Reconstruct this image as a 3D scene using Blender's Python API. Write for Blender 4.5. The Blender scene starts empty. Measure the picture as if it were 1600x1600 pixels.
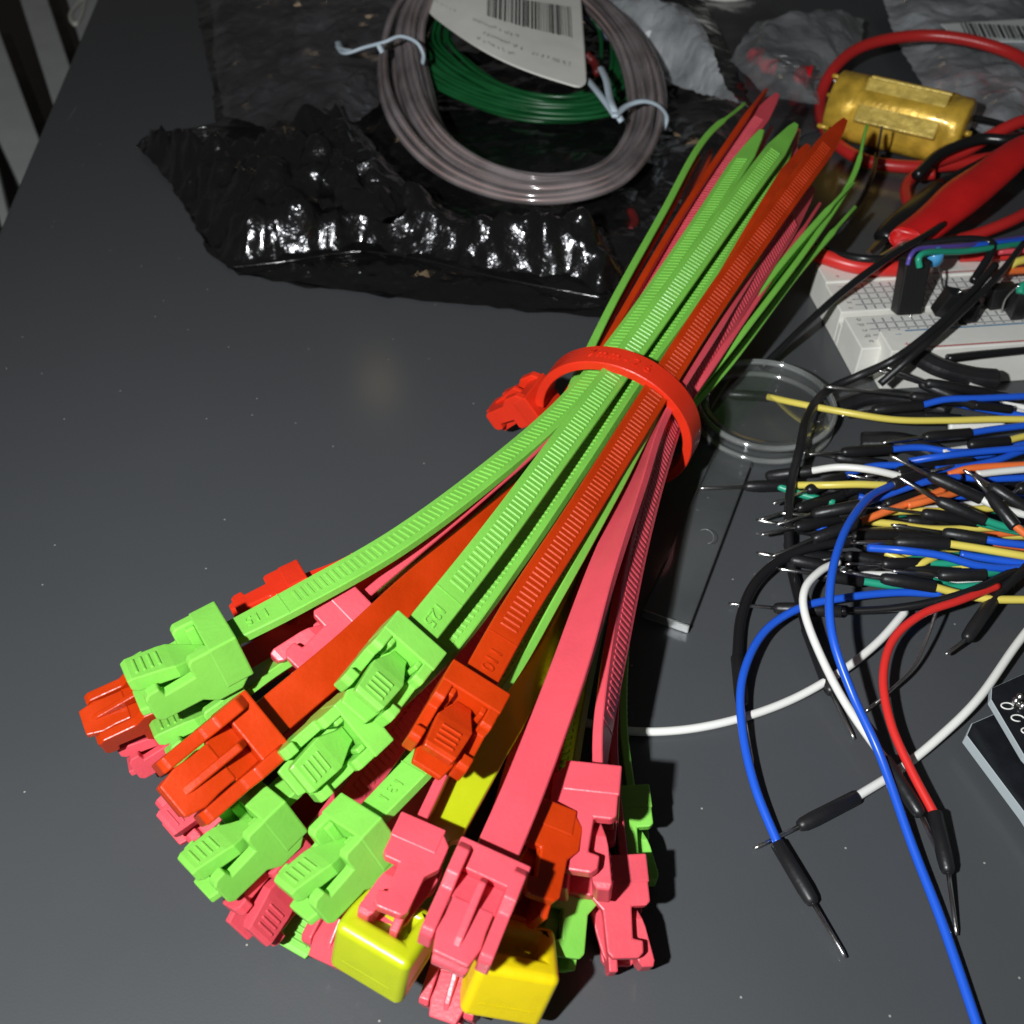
import bpy, bmesh, math, random
from mathutils import Vector, Matrix, noise
from mathutils.geometry import delaunay_2d_cdt
random.seed(7)
S = 0.001                                   # helpers work in millimetres
SC = bpy.context.scene
COL = SC.collection
# ---------------------------------------------------------------- camera
CH, CF, CP = 150.0, 1620.0, math.radians(45.5)
cam_d = bpy.data.cameras.new('camera')
cam = bpy.data.objects.new('camera', cam_d)
COL.objects.link(cam)
cam.location = (0, 0, CH * S)
cam.rotation_euler = (math.pi / 2 - CP, 0, 0)
cam_d.sensor_fit = 'HORIZONTAL'
cam_d.sensor_width = 36
cam_d.lens = 36 * CF / 1600
cam_d.clip_start = 0.005
cam_d.clip_end = 30
cam_d.dof.use_dof = True
cam_d.dof.focus_distance = 0.165
cam_d.dof.aperture_fstop = 40
SC.camera = cam
# ---------------------------------------------------------------- light
w = bpy.data.worlds.new('World')
SC.world = w
w.use_nodes = True
w.node_tree.nodes['Background'].inputs[0].default_value = (1.0, 0.98, 0.95, 1)
w.node_tree.nodes['Background'].inputs[1].default_value = 0.035
def area(name, loc, target, size, power, color=(1, 1, 1)):
    l = bpy.data.lights.new(name, 'AREA')
    l.shape = 'DISK'; l.size = size; l.energy = power; l.color = color
    o = bpy.data.objects.new(name, l); COL.objects.link(o)
    o.location = loc
    o.rotation_euler = (Vector(target) - Vector(loc)).to_track_quat('-Z', 'Y').to_euler()
    return o
area('phone_flash', (-0.068, -0.028, 0.188), (0.07, 0.30, 0.0), 0.008, 1.0, (0.97, 0.99, 1.0))
area('ceiling_lamp', (-0.42, 2.58, 1.9), (0, 0.25, 0), 0.12, 0.18, (1.0, 0.72, 0.42))
SC.view_settings.view_transform = 'Standard'
SC.view_settings.look = 'None'
SC.view_settings.exposure = 0
SC.view_settings.gamma = 1
SC.cycles.max_bounces = 10
SC.cycles.transparent_max_bounces = 40
# ---------------------------------------------------------------- helpers
def P(x, y, h=0.0):
    """photo pixel + height over the desk (mm) -> point in mm"""
    a = (x - 800) / CF; b = (800 - y) / CF
    d = Vector((a, math.cos(CP) + b * math.sin(CP), -math.sin(CP) + b * math.cos(CP)))
    t = (h - CH) / d.z
    return Vector((d.x * t, d.y * t, h))
CAMP = Vector((0, 0, CH))
def mat(name, col, rough=0.4, metal=0, spec=0.5, bump=0, bscale=800, coat=0, var=0, vscale=150, sss=0, trans=0, dist=0.0003):
    m = bpy.data.materials.new(name); m.use_nodes = True
    nt = m.node_tree; b = nt.nodes['Principled BSDF']
    b.inputs['Base Color'].default_value = (*col, 1)
    b.inputs['Roughness'].default_value = rough
    b.inputs['Metallic'].default_value = metal
    b.inputs['Specular IOR Level'].default_value = spec
    b.inputs['Coat Weight'].default_value = coat
    b.inputs['Coat Roughness'].default_value = 0.12
    if trans: b.inputs['Transmission Weight'].default_value = trans
    if sss:
        b.inputs['Subsurface Weight'].default_value = sss
        b.inputs['Subsurface Radius'].default_value = (1, 0.8, 0.4)
        b.inputs['Subsurface Scale'].default_value = 0.0015
    tc = nt.nodes.new('ShaderNodeTexCoord')
    if var:
        n = nt.nodes.new('ShaderNodeTexNoise'); n.inputs['Scale'].default_value = vscale; n.inputs['Detail'].default_value = 5
        nt.links.new(tc.outputs['Object'], n.inputs['Vector'])
        r = nt.nodes.new('ShaderNodeMapRange'); r.inputs[1].default_value = 0.3; r.inputs[2].default_value = 0.7
        r.inputs[3].default_value = 1 - var; r.inputs[4].default_value = 1 + var
        nt.links.new(n.outputs['Fac'], r.inputs[0])
        mx = nt.nodes.new('ShaderNodeMix'); mx.data_type = 'RGBA'; mx.blend_type = 'MULTIPLY'; mx.inputs[0].default_value = 1
        mx.inputs[6].default_value = (*col, 1); nt.links.new(r.outputs[0], mx.inputs[7])
        nt.links.new(mx.outputs[2], b.inputs['Base Color'])
        r2 = nt.nodes.new('ShaderNodeMapRange'); r2.inputs[1].default_value = 0.3; r2.inputs[2].default_value = 0.7
        r2.inputs[3].default_value = rough * 0.8; r2.inputs[4].default_value = min(1, rough * 1.25)
        nt.links.new(n.outputs['Fac'], r2.inputs[0]); nt.links.new(r2.outputs[0], b.inputs['Roughness'])
    if bump:
        n = nt.nodes.new('ShaderNodeTexNoise'); n.inputs['Scale'].default_value = bscale; n.inputs['Detail'].default_value = 4
        nt.links.new(tc.outputs['Object'], n.inputs['Vector'])
        bp = nt.nodes.new('ShaderNodeBump'); bp.inputs['Strength'].default_value = bump; bp.inputs['Distance'].default_value = dist
        nt.links.new(n.outputs['Fac'], bp.inputs['Height']); nt.links.new(bp.outputs[0], b.inputs['Normal'])
    return m
def film(name, tint, diff, dfac, gfac=0.12, rough=0.12, fr=0.6):
    """thin plastic film: see-through + a little milky scatter + gloss"""
    m = bpy.data.materials.new(name); m.use_nodes = True
    nt = m.node_tree; nt.nodes.remove(nt.nodes['Principled BSDF']); out = nt.nodes['Material Output']
    t = nt.nodes.new('ShaderNodeBsdfTransparent'); t.inputs[0].default_value = (*tint, 1)
    d = nt.nodes.new('ShaderNodeBsdfDiffuse'); d.inputs[0].default_value = (*diff, 1)
    g = nt.nodes.new('ShaderNodeBsdfGlossy'); g.inputs['Roughness'].default_value = rough
    m1 = nt.nodes.new('ShaderNodeMixShader'); m1.inputs[0].default_value = dfac
    tc = nt.nodes.new('ShaderNodeTexCoord')
    n = nt.nodes.new('ShaderNodeTexNoise'); n.inputs['Scale'].default_value = 60; n.inputs['Detail'].default_value = 4
    nt.links.new(tc.outputs['Object'], n.inputs['Vector'])
    r = nt.nodes.new('ShaderNodeMapRange'); r.inputs[1].default_value = 0.35; r.inputs[2].default_value = 0.7
    r.inputs[3].default_value = dfac * 0.5; r.inputs[4].default_value = dfac * 1.5
    nt.links.new(n.outputs['Fac'], r.inputs[0]); nt.links.new(r.outputs[0], m1.inputs[0])
    nt.links.new(t.outputs[0], m1.inputs[1]); nt.links.new(d.outputs[0], m1.inputs[2])
    lw = nt.nodes.new('ShaderNodeLayerWeight'); lw.inputs['Blend'].default_value = 0.25
    ma = nt.nodes.new('ShaderNodeMath'); ma.operation = 'MULTIPLY_ADD'; ma.inputs[1].default_value = fr; ma.inputs[2].default_value = gfac; ma.use_clamp = True
    nt.links.new(lw.outputs['Fresnel'], ma.inputs[0])
    m2 = nt.nodes.new('ShaderNodeMixShader'); nt.links.new(ma.outputs[0], m2.inputs[0])
    nt.links.new(m1.outputs[0], m2.inputs[1]); nt.links.new(g.outputs[0], m2.inputs[2])
    nt.links.new(m2.outputs[0], out.inputs['Surface'])
    return m
M = dict(
    green=mat('lime_plastic', (0.20, 0.55, 0.075), 0.36, spec=0.38, bump=0.15, bscale=1500, var=0.06, sss=0.12),
    orange=mat('orange_plastic', (0.48, 0.034, 0.002), 0.34, spec=0.38, bump=0.15, bscale=1500, var=0.12, sss=0.12),
    red=mat('red_plastic', (0.72, 0.032, 0.01), 0.32, spec=0.38, bump=0.15, bscale=1500, var=0.06, sss=0.12),
    pink=mat('pink_plastic', (0.66, 0.075, 0.10), 0.36, spec=0.38, bump=0.15, bscale=1500, var=0.06, sss=0.15),
    lemon=mat('lemon_plastic', (0.42, 0.48, 0.008), 0.3, bump=0.1, bscale=900, var=0.05, sss=0.2),
    yellow=mat('yellow_plastic', (0.70, 0.54, 0.004), 0.3, bump=0.1, bscale=900, var=0.05, sss=0.2),
    black=mat('black_rubber', (0.012, 0.012, 0.013), 0.38, bump=0.2, bscale=900, var=0.15),
    blackw=mat('black_wire', (0.01, 0.01, 0.011), 0.28),
    blackp=mat('black_part', (0.01, 0.01, 0.01), 0.45, bump=0.2, bscale=1200),
    metal=mat('tinned_metal', (0.62, 0.62, 0.60), 0.28, metal=1, bump=0.2, bscale=1500),
    dmetal=mat('dark_metal', (0.25, 0.24, 0.23), 0.35, metal=1),
    blue=mat('blue_wire', (0.015, 0.10, 0.62), 0.32),
    white=mat('white_wire', (0.78, 0.78, 0.74), 0.35),
    ywire=mat('yellow_wire', (0.72, 0.60, 0.11), 0.35),
    owire=mat('orange_wire', (0.80, 0.17, 0.04), 0.35),
    gwire=mat('teal_wire', (0.02, 0.33, 0.20), 0.35),
    rwire=mat('red_wire', (0.68, 0.03, 0.025), 0.35),
    dred=mat('dull_red', (0.12, 0.008, 0.008), 0.5),
    rcable=mat('red_cable', (0.50, 0.022, 0.02), 0.33, bump=0.1, bscale=900),
    board=mat('breadboard_plastic', (0.80, 0.79, 0.73), 0.45, bump=0.1, bscale=900, var=0.04),
    hole=mat('hole_dark', (0.20, 0.21, 0.23), 0.6),
    red_ink=mat('red_ink', (0.5, 0.07, 0.08), 0.5),
    blue_ink=mat('blue_ink', (0.05, 0.22, 0.42), 0.5),
    ink=mat('black_ink', (0.03, 0.03, 0.03), 0.6),
    gink=mat('grey_ink', (0.33, 0.33, 0.32), 0.6),
    paper=mat('paper', (0.82, 0.81, 0.75), 0.5, bump=0.1, bscale=300, var=0.03),
    tie=mat('pale_blue_tie', (0.52, 0.62, 0.70), 0.45, bump=0.3, bscale=1500),
    coil=mat('clear_tube', (0.21, 0.165, 0.165), 0.26, coat=0.4, var=0.3, vscale=60, spec=0.6),
    greenc=mat('green_wire', (0.008, 0.095, 0.026), 0.32, var=0.2, vscale=90),
    bagfilm=mat('black_film', (0.006, 0.006, 0.007), 0.17, spec=0.9, bump=0.5, bscale=260, dist=0.0006, coat=0.5),
    bagfoil=mat('black_foil', (0.03, 0.03, 0.032), 0.20, metal=0.8, spec=1.0, bump=0.8, bscale=150, dist=0.002, coat=1.0),
    tubeclear=film('clear_sheath', (0.72, 0.70, 0.70), (0.60, 0.53, 0.54), 0.27, 0.06, 0.13),
    core=mat('copper_core', (0.75, 0.52, 0.46), 0.35, metal=0.2),
    clear=film('clear_film', (0.93, 0.94, 0.95), (0.7, 0.73, 0.76), 0.24, 0.14, 0.16),
    milky=film('milky_film', (0.8, 0.82, 0.84), (0.72, 0.76, 0.80), 0.46, 0.16, 0.2),
    darkclear=film('grey_film', (0.75, 0.75, 0.77), (0.3, 0.3, 0.33), 0.12, 0.12, 0.14),
    acryl=film('clear_acrylic', (0.90, 0.91, 0.91), (0.6, 0.62, 0.6), 0.035, 0.015, 0.06, 0.22),
    acedge=film('acrylic_edge', (0.72, 0.74, 0.73), (0.75, 0.78, 0.76), 0.22, 0.22, 0.08),
    gold=mat('gold_tape', (0.70, 0.44, 0.05), 0.36, metal=0.25, bump=0.7, bscale=300, var=0.3, vscale=200, coat=0.2, dist=0.0006),
    goldp=mat('gold_panel', (0.66, 0.48, 0.10), 0.38, metal=0.2, bump=0.7, bscale=420, var=0.25, vscale=260, dist=0.0005),
    boot=mat('red_boot', (0.62, 0.012, 0.012), 0.34, bump=0.25, bscale=700, var=0.08),
    sky=mat('light_blue_bead', (0.08, 0.36, 0.68), 0.3),
    pcb=mat('black_pcb', (0.010, 0.011, 0.014), 0.25, var=0.3, vscale=300),
    pcbedge=mat('pcb_edge', (0.42, 0.48, 0.50), 0.5),
    led=mat('red_lens', (0.65, 0.008, 0.02), 0.15, coat=0.5),
    slat=mat('grey_slat', (0.80, 0.84, 0.83), 0.5, var=0.06, vscale=40, bump=0.1, bscale=200),
    wood=mat('brown_wood', (0.05, 0.042, 0.036), 0.6, var=0.3, vscale=60),
    violet=mat('violet_wire', (0.10, 0.07, 0.35), 0.35),
)
def link(name, me, parent=None, m=None, smooth=False):
    o = bpy.data.objects.new(name, me); COL.objects.link(o)
    if parent is not None: o.parent = parent
    if m is not None: me.materials.append(M[m] if isinstance(m, str) else m)
    if smooth:
        for p in me.polygons: p.use_smooth = True
    return o
def tag(o, label, cat, group=None, kind=None):
    if label: o['label'] = label
    if cat: o['category'] = cat
    if group: o['group'] = group
    if kind: o['kind'] = kind
    return o
def thing(name, loc, label, cat, group=None):
    o = bpy.data.objects.new(name, None); COL.objects.link(o)
    o.location = Vector(loc) * S; o.empty_display_size = 0.005
    return tag(o, label, cat, group)
class MB:
    """mesh collector in mm; o = origin subtracted (parent location)"""
    def __init__(s, o=(0, 0, 0)): s.v = []; s.f = []; s.o = Vector(o); s.mi = []; s.cm = 0
    def add(s, vs, fs):
        k = len(s.v); s.v += [(Vector(v) - s.o) * S for v in vs]; s.f += [[k + i for i in f] for f in fs]; s.mi += [s.cm] * len(fs)
    def box(s, a, b, mtx=None):
        x0, y0, z0 = a; x1, y1, z1 = b
        vs = [Vector(q) for q in ((x0, y0, z0), (x1, y0, z0), (x1, y1, z0), (x0, y1, z0), (x0, y0, z1), (x1, y0, z1), (x1, y1, z1), (x0, y1, z1))]
        if mtx is not None: vs = [mtx @ v for v in vs]
        s.add(vs, [(0, 3, 2, 1), (4, 5, 6, 7), (0, 1, 5, 4), (1, 2, 6, 5), (2, 3, 7, 6), (3, 0, 4, 7)])
    def prism(s, poly, fn0, fn1):
        n = len(poly); vs = [fn0(p) for p in poly] + [fn1(p) for p in poly]
        s.add(vs, [tuple(range(n))[::-1], tuple(range(n, 2 * n))] + [(i, (i + 1) % n, n + (i + 1) % n, n + i) for i in range(n)])
    def loft(s, rings, caps=True):
        n = len(rings[0]); vs = [v for r in rings for v in r]; fs = []
        for j in range(len(rings) - 1):
            for i in range(n): fs.append((j * n + i, j * n + (i + 1) % n, (j + 1) * n + (i + 1) % n, (j + 1) * n + i))
        if caps: fs += [tuple(range(n))[::-1], tuple(range((len(rings) - 1) * n, len(rings) * n))]
        s.add(vs, fs)
    def tube(s, pts, r, n=10, caps=True, sq=1.0):
        """r number or list"""
        pts = [Vector(p) for p in pts]; rr = r if isinstance(r, (list, tuple)) else [r] * len(pts)
        up = None; rings = []
        for i, p in enumerate(pts):
            t = (pts[min(i + 1, len(pts) - 1)] - pts[max(i - 1, 0)]).normalized()
            if up is None: up = Vector((0, 0, 1)) if abs(t.z) < 0.9 else Vector((1, 0, 0))
            a = (up - t * up.dot(t)).normalized(); b = t.cross(a); up = a
            rings.append([p + (a * math.cos(k * 2 * math.pi / n) * sq + b * math.sin(k * 2 * math.pi / n)) * rr[i] for k in range(n)])
        s.loft(rings, caps)
    def build(s, name, m, parent=None, smooth=False, bevel=0, mats=None, fix=True):
        me = bpy.data.meshes.new(name); me.from_pydata([tuple(v) for v in s.v], [], s.f)
        if fix:
            bm = bmesh.new(); bm.from_mesh(me); bmesh.ops.recalc_face_normals(bm, faces=bm.faces); bm.to_mesh(me); bm.free()
        o = link(name, me, parent, None, smooth)
        for q in (mats or [m]): me.materials.append(M[q])
        if mats: me.polygons.foreach_set('material_index', s.mi)
        if bevel:
            b = o.modifiers.new('bevel', 'BEVEL'); b.width = bevel * S; b.segments = 2; b.limit_method = 'ANGLE'; b.angle_limit = math.radians(35)
        return o
def catmull(ks, n=14):
    """ks: list of tuples (any dimension), returns resampled tuples"""
    out = []
    K = [tuple(2 * a - b for a, b in zip(ks[0], ks[1]))] + list(ks) + [tuple(2 * a - b for a, b in zip(ks[-1], ks[-2]))]
    for i in range(1, len(K) - 2):
        p0, p1, p2, p3 = K[i - 1], K[i], K[i + 1], K[i + 2]
        for j in range(n):
            t = j / n
            out.append(tuple(0.5 * (2 * b + (c - a) * t + (2 * a - 5 * b + 4 * c - d) * t * t + (-a + 3 * b - 3 * c + d) * t ** 3) for a, b, c, d in zip(p0, p1, p2, p3)))
    out.append(tuple(ks[-1]))
    return out
def pxpath(ks, n=12): return [P(a, b, c) for a, b, c in catmull(ks, n)]
def text_mesh(txt, size, depth=0.12):
    c = bpy.data.curves.new('t', 'FONT'); c.body = txt; c.size = size * S; c.extrude = depth * S; c.align_x = 'CENTER'; c.align_y = 'CENTER'; c.offset = -0.012 * size * S
    c.resolution_u = 3
    o = bpy.data.objects.new('t', c)
    me = bpy.data.meshes.new_from_object(o); bpy.data.objects.remove(o); bpy.data.curves.remove(c); me.materials.clear()
    return me
def basis(X, Y, Z, o=(0, 0, 0)):
    m = Matrix((X, Y, Z)).transposed().to_4x4(); m.translation = Vector(o) * S; return m
# ---------------------------------------------------------------- desk, floor and the slats beyond the edge
a = P(0, 355); b = P(150, 0); d = (b - a).normalized(); nrm = Vector((-d.y, d.x, 0))
q0 = a - d * 260; q1 = a + d * 700
poly = [(q0.x, q0.y), (q0.x + 900, q0.y - 60), (q1.x + 1000, q1.y), (q1.x, q1.y)]
mb = MB(); mb.prism(poly, lambda p: (p[0], p[1], -22), lambda p: (p[0], p[1], 0))
m = mat('desk_laminate', (0.066, 0.080, 0.088), 0.50, spec=0.42, bump=0.22, bscale=2600, dist=0.00008)
nt = m.node_tree; bs = nt.nodes['Principled BSDF']; bs.inputs['Coat Weight'].default_value = 0.28; bs.inputs['Coat Roughness'].default_value = 0.13
tc = [n for n in nt.nodes if n.type == 'TEX_COORD'][0]
# smudges change the gloss, sparse pale dust specks change the colour
n1 = nt.nodes.new('ShaderNodeTexNoise'); n1.inputs['Scale'].default_value = 22; n1.inputs['Detail'].default_value = 6; nt.links.new(tc.outputs['Object'], n1.inputs['Vector'])
r1 = nt.nodes.new('ShaderNodeMapRange'); r1.inputs[1].default_value = 0.3; r1.inputs[2].default_value = 0.72; r1.inputs[3].default_value = 0.42; r1.inputs[4].default_value = 0.60
nt.links.new(n1.outputs['Fac'], r1.inputs[0]); nt.links.new(r1.outputs[0], bs.inputs['Roughness'])
vo = nt.nodes.new('ShaderNodeTexVoronoi'); vo.inputs['Scale'].default_value = 100; vo.voronoi_dimensions = '2D'; nt.links.new(tc.outputs['Object'], vo.inputs['Vector'])
lt = nt.nodes.new('ShaderNodeMath'); lt.operation = 'LESS_THAN'; lt.inputs[1].default_value = 0.017; nt.links.new(vo.outputs['Distance'], lt.inputs[0])
sp = nt.nodes.new('ShaderNodeSeparateColor'); nt.links.new(vo.outputs['Color'], sp.inputs[0])
l2 = nt.nodes.new('ShaderNodeMath'); l2.operation = 'LESS_THAN'; l2.inputs[1].default_value = 0.22; nt.links.new(sp.outputs[0], l2.inputs[0])
ml = nt.nodes.new('ShaderNodeMath'); ml.operation = 'MULTIPLY'; nt.links.new(lt.outputs[0], ml.inputs[0]); nt.links.new(l2.outputs[0], ml.inputs[1])
# fine scratches
mp = nt.nodes.new('ShaderNodeMapping'); mp.inputs['Scale'].default_value = (1, 0.06, 1); mp.inputs['Rotation'].default_value = (0, 0, 0.5); nt.links.new(tc.outputs['Object'], mp.inputs['Vector'])
n3 = nt.nodes.new('ShaderNodeTexNoise'); n3.inputs['Scale'].default_value = 500; n3.inputs['Detail'].default_value = 2; nt.links.new(mp.outputs[0], n3.inputs['Vector'])
r3 = nt.nodes.new('ShaderNodeMapRange'); r3.inputs[1].default_value = 0.76; r3.inputs[2].default_value = 0.80; r3.inputs[4].default_value = 0.25; nt.links.new(n3.outputs['Fac'], r3.inputs[0])
mxx = nt.nodes.new('ShaderNodeMath'); mxx.operation = 'MAXIMUM'; nt.links.new(ml.outputs[0], mxx.inputs[0]); nt.links.new(r3.outputs[0], mxx.inputs[1])
mc = nt.nodes.new('ShaderNodeMix'); mc.data_type = 'RGBA'; mc.inputs[6].default_value = (0.060, 0.064, 0.069, 1); mc.inputs[7].default_value = (0.30, 0.30, 0.28, 1)
nt.links.new(mxx.outputs[0], mc.inputs[0]); nt.links.new(mc.outputs[2], bs.inputs['Base Color'])
desk = mb.build('desk', 'black', bevel=1.2); desk.data.materials.clear(); desk.data.materials.append(m)
tag(desk, 'matte dark grey desk top that everything lies on', 'desk')
mb = MB(); mb.box((-900, -300, -722), (1200, 1500, -700)); fl = mb.build('floor', 'wood'); tag(fl, None, None, kind='structure')
rack = thing('slatted_rack', P(20, 200, -110), 'rack of pale grey slats with dark gaps below the desk edge', 'rack')
ro = P(20, 200, -110)
for qa, qb, qc, qd in (((-75, 60), (-3, 44), (64, 225), (36, 300)), ((28, -12), (70, -14), (108, 100), (82, 160)), ((102, -10), (190, -10), (180, 60), (118, 42)), ((-60, 130), (-40, 120), (12, 330), (4, 360))):
    mb = MB(ro)
    pts = [P(x, y, -110) for x, y in (qa, qb, qc, qd)]
    # continue the slats under the desk
    dd = (pts[2] - pts[1]).normalized(); pts[2] += dd * 70; pts[3] += (pts[3] - pts[0]).normalized() * 70
    mb.prism([tuple(p) for p in pts], lambda p: (p[0], p[1], -120), lambda p: (p[0], p[1], -110))
    mb.build('slat', 'slat', rack, bevel=1)
mb = MB(ro); c = P(60, 150, -140); mb.box((c.x - 160, c.y - 200, -150), (c.x + 140, c.y + 220, -140)); mb.build('back_board', 'wood', rack)
mb = MB(P(115, 20, -60)); mb.tube(pxpath([(150, -20, -60), (122, 5, -60), (110, 25, -60), (118, 38, -60), (128, 22, -60), (135, -5, -60)]), 1.2, 8)
o = mb.build('wire_hook', 'board', None, True); o.location = P(115, 20, -60) * S; tag(o, 'small loop of pale wire hanging past the far desk corner', 'hook')
# ---------------------------------------------------------------- cable ties
def head_mesh():
    mb = MB()
    mb.box((-4.6, -0.3, -3.2), (4.6, 3.3, 3.2))
    prof = [(0.3, 3.05), (5.6, 3.05), (6.1, 2.5), (6.1, 0.6), (9.9, 0.35), (10.2, 1.6), (11.6, 1.5), (12.2, 0.8), (12.1, -2.4), (11.4, -3.0), (6.4, -3.1), (4.8, -4.4), (1.6, -4.4), (0.3, -3.1)]
    for s in (-1, 1):
        mb.prism(prof, lambda p: (s * 2.85, p[0], p[1]), lambda p: (s * 4.5, p[0], p[1]))
        mb.box((min(s * 2.0, s * 2.8), 3.3, -1.5), (max(s * 2.0, s * 2.8), 4.6, 2.7))
    mb.prism([(-2.6, 6.6), (2.6, 6.6), (2.6, 9), (2.8, 11), (2.2, 13.4), (-2.2, 13.4), (-2.8, 11), (-2.6, 9)], lambda p: (p[0], p[1], -2.75), lambda p: (p[0], p[1], -1.6))
    mb.prism([(3.4, -3.15), (3.4, -2.7), (12, -2.7), (11, -3.2), (4.5, -4.6)], lambda p: (-0.5, p[0], p[1]), lambda p: (0.5, p[0], p[1]))
    mb.prism([(3.2, -1.0), (6.8, -1.6), (6.8, -2.6), (3.2, -1.8)], lambda p: (-2.87, p[0], p[1]), lambda p: (2.87, p[0], p[1]))
    return mb
def tab_mesh():
    mb = MB()
    st = [(3.4, 1.2, 0.4, -1.5), (4.4, 1.4, 0.9, -1.0), (7.4, 2.65, 2.1, 0.2), (8.4, 2.6, 2.4, 0.4), (12.3, 2.3, 3.1, 1.0), (13.0, 2.1, 2.9, 1.5)]
    mb.loft([[(-w, y, zb), (w, y, zb), (w, y, zt), (-w, y, zt)] for y, w, zt, zb in st])
    for y in (8.8, 9.7, 10.6, 11.5):
        z = 2.42 + (y - 8.4) * 0.18
        mb.prism([(y - 0.25, z - 0.2), (y + 0.25, z - 0.1), (y + 0.2, z + 0.22), (y - 0.15, z + 0.2)], lambda p: (-1.5, p[0], p[1]), lambda p: (1.5, p[0], p[1]))
    return mb
_cache = {}
def head_data(kind, color):
    if (kind, color) in _cache: return _cache[(kind, color)]
    if kind == 'big':
        bm = bmesh.new(); XC = (-6.0, -3.2, 3.2, 6.0); YC = (0, 2.5, 6.0, 9.6); ZC = (-7.6, -1.5, 2.6); V = {}
        def gv(i, j, k):
            if (i, j, k) not in V: V[(i, j, k)] = bm.verts.new((XC[i] * S, YC[j] * S, ZC[k] * S))
            return V[(i, j, k)]
        full = lambda i, j, k: 0 <= i < 3 and 0 <= j < 3 and 0 <= k < 2 and (i, j, k) != (1, 1, 1)
        for i in range(3):
            for j in range(3):
                for k in range(2):
                    if not full(i, j, k): continue
                    for (di, dj, dk), cs in {(-1, 0, 0): ((0, 0, 0), (0, 0, 1), (0, 1, 1), (0, 1, 0)), (1, 0, 0): ((1, 0, 0), (1, 1, 0), (1, 1, 1), (1, 0, 1)), (0, -1, 0): ((0, 0, 0), (1, 0, 0), (1, 0, 1), (0, 0, 1)), (0, 1, 0): ((0, 1, 0), (0, 1, 1), (1, 1, 1), (1, 1, 0)), (0, 0, -1): ((0, 0, 0), (0, 1, 0), (1, 1, 0), (1, 0, 0)), (0, 0, 1): ((0, 0, 1), (1, 0, 1), (1, 1, 1), (0, 1, 1))}.items():
                        if not full(i + di, j + dj, k + dk): bm.faces.new([gv(i + a, j + b, k + c) for a, b, c in cs])
        bmesh.ops.dissolve_limit(bm, angle_limit=0.01, verts=bm.verts, edges=bm.edges)
        bmesh.ops.recalc_face_normals(bm, faces=bm.faces)
        h = bpy.data.meshes.new('head'); bm.to_mesh(h); bm.free(); t = None
    else:
        h = bpy.data.meshes.new('head'); mb = head_mesh(); h.from_pydata([tuple(v) for v in mb.v], [], mb.f)
        bm = bmesh.new(); bm.from_mesh(h); bmesh.ops.recalc_face_normals(bm, faces=bm.faces); bm.to_mesh(h); bm.free()
        t = bpy.data.meshes.new('release_tab'); mb = tab_mesh(); t.from_pydata([tuple(v) for v in mb.v], [], mb.f)
        bm = bmesh.new(); bm.from_mesh(t); bmesh.ops.recalc_face_normals(bm, faces=bm.faces); bm.to_mesh(t); bm.free(); t.materials.append(M[color])
    h.materials.append(M[color])
    _cache[(kind, color)] = (h, t); return h, t
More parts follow.
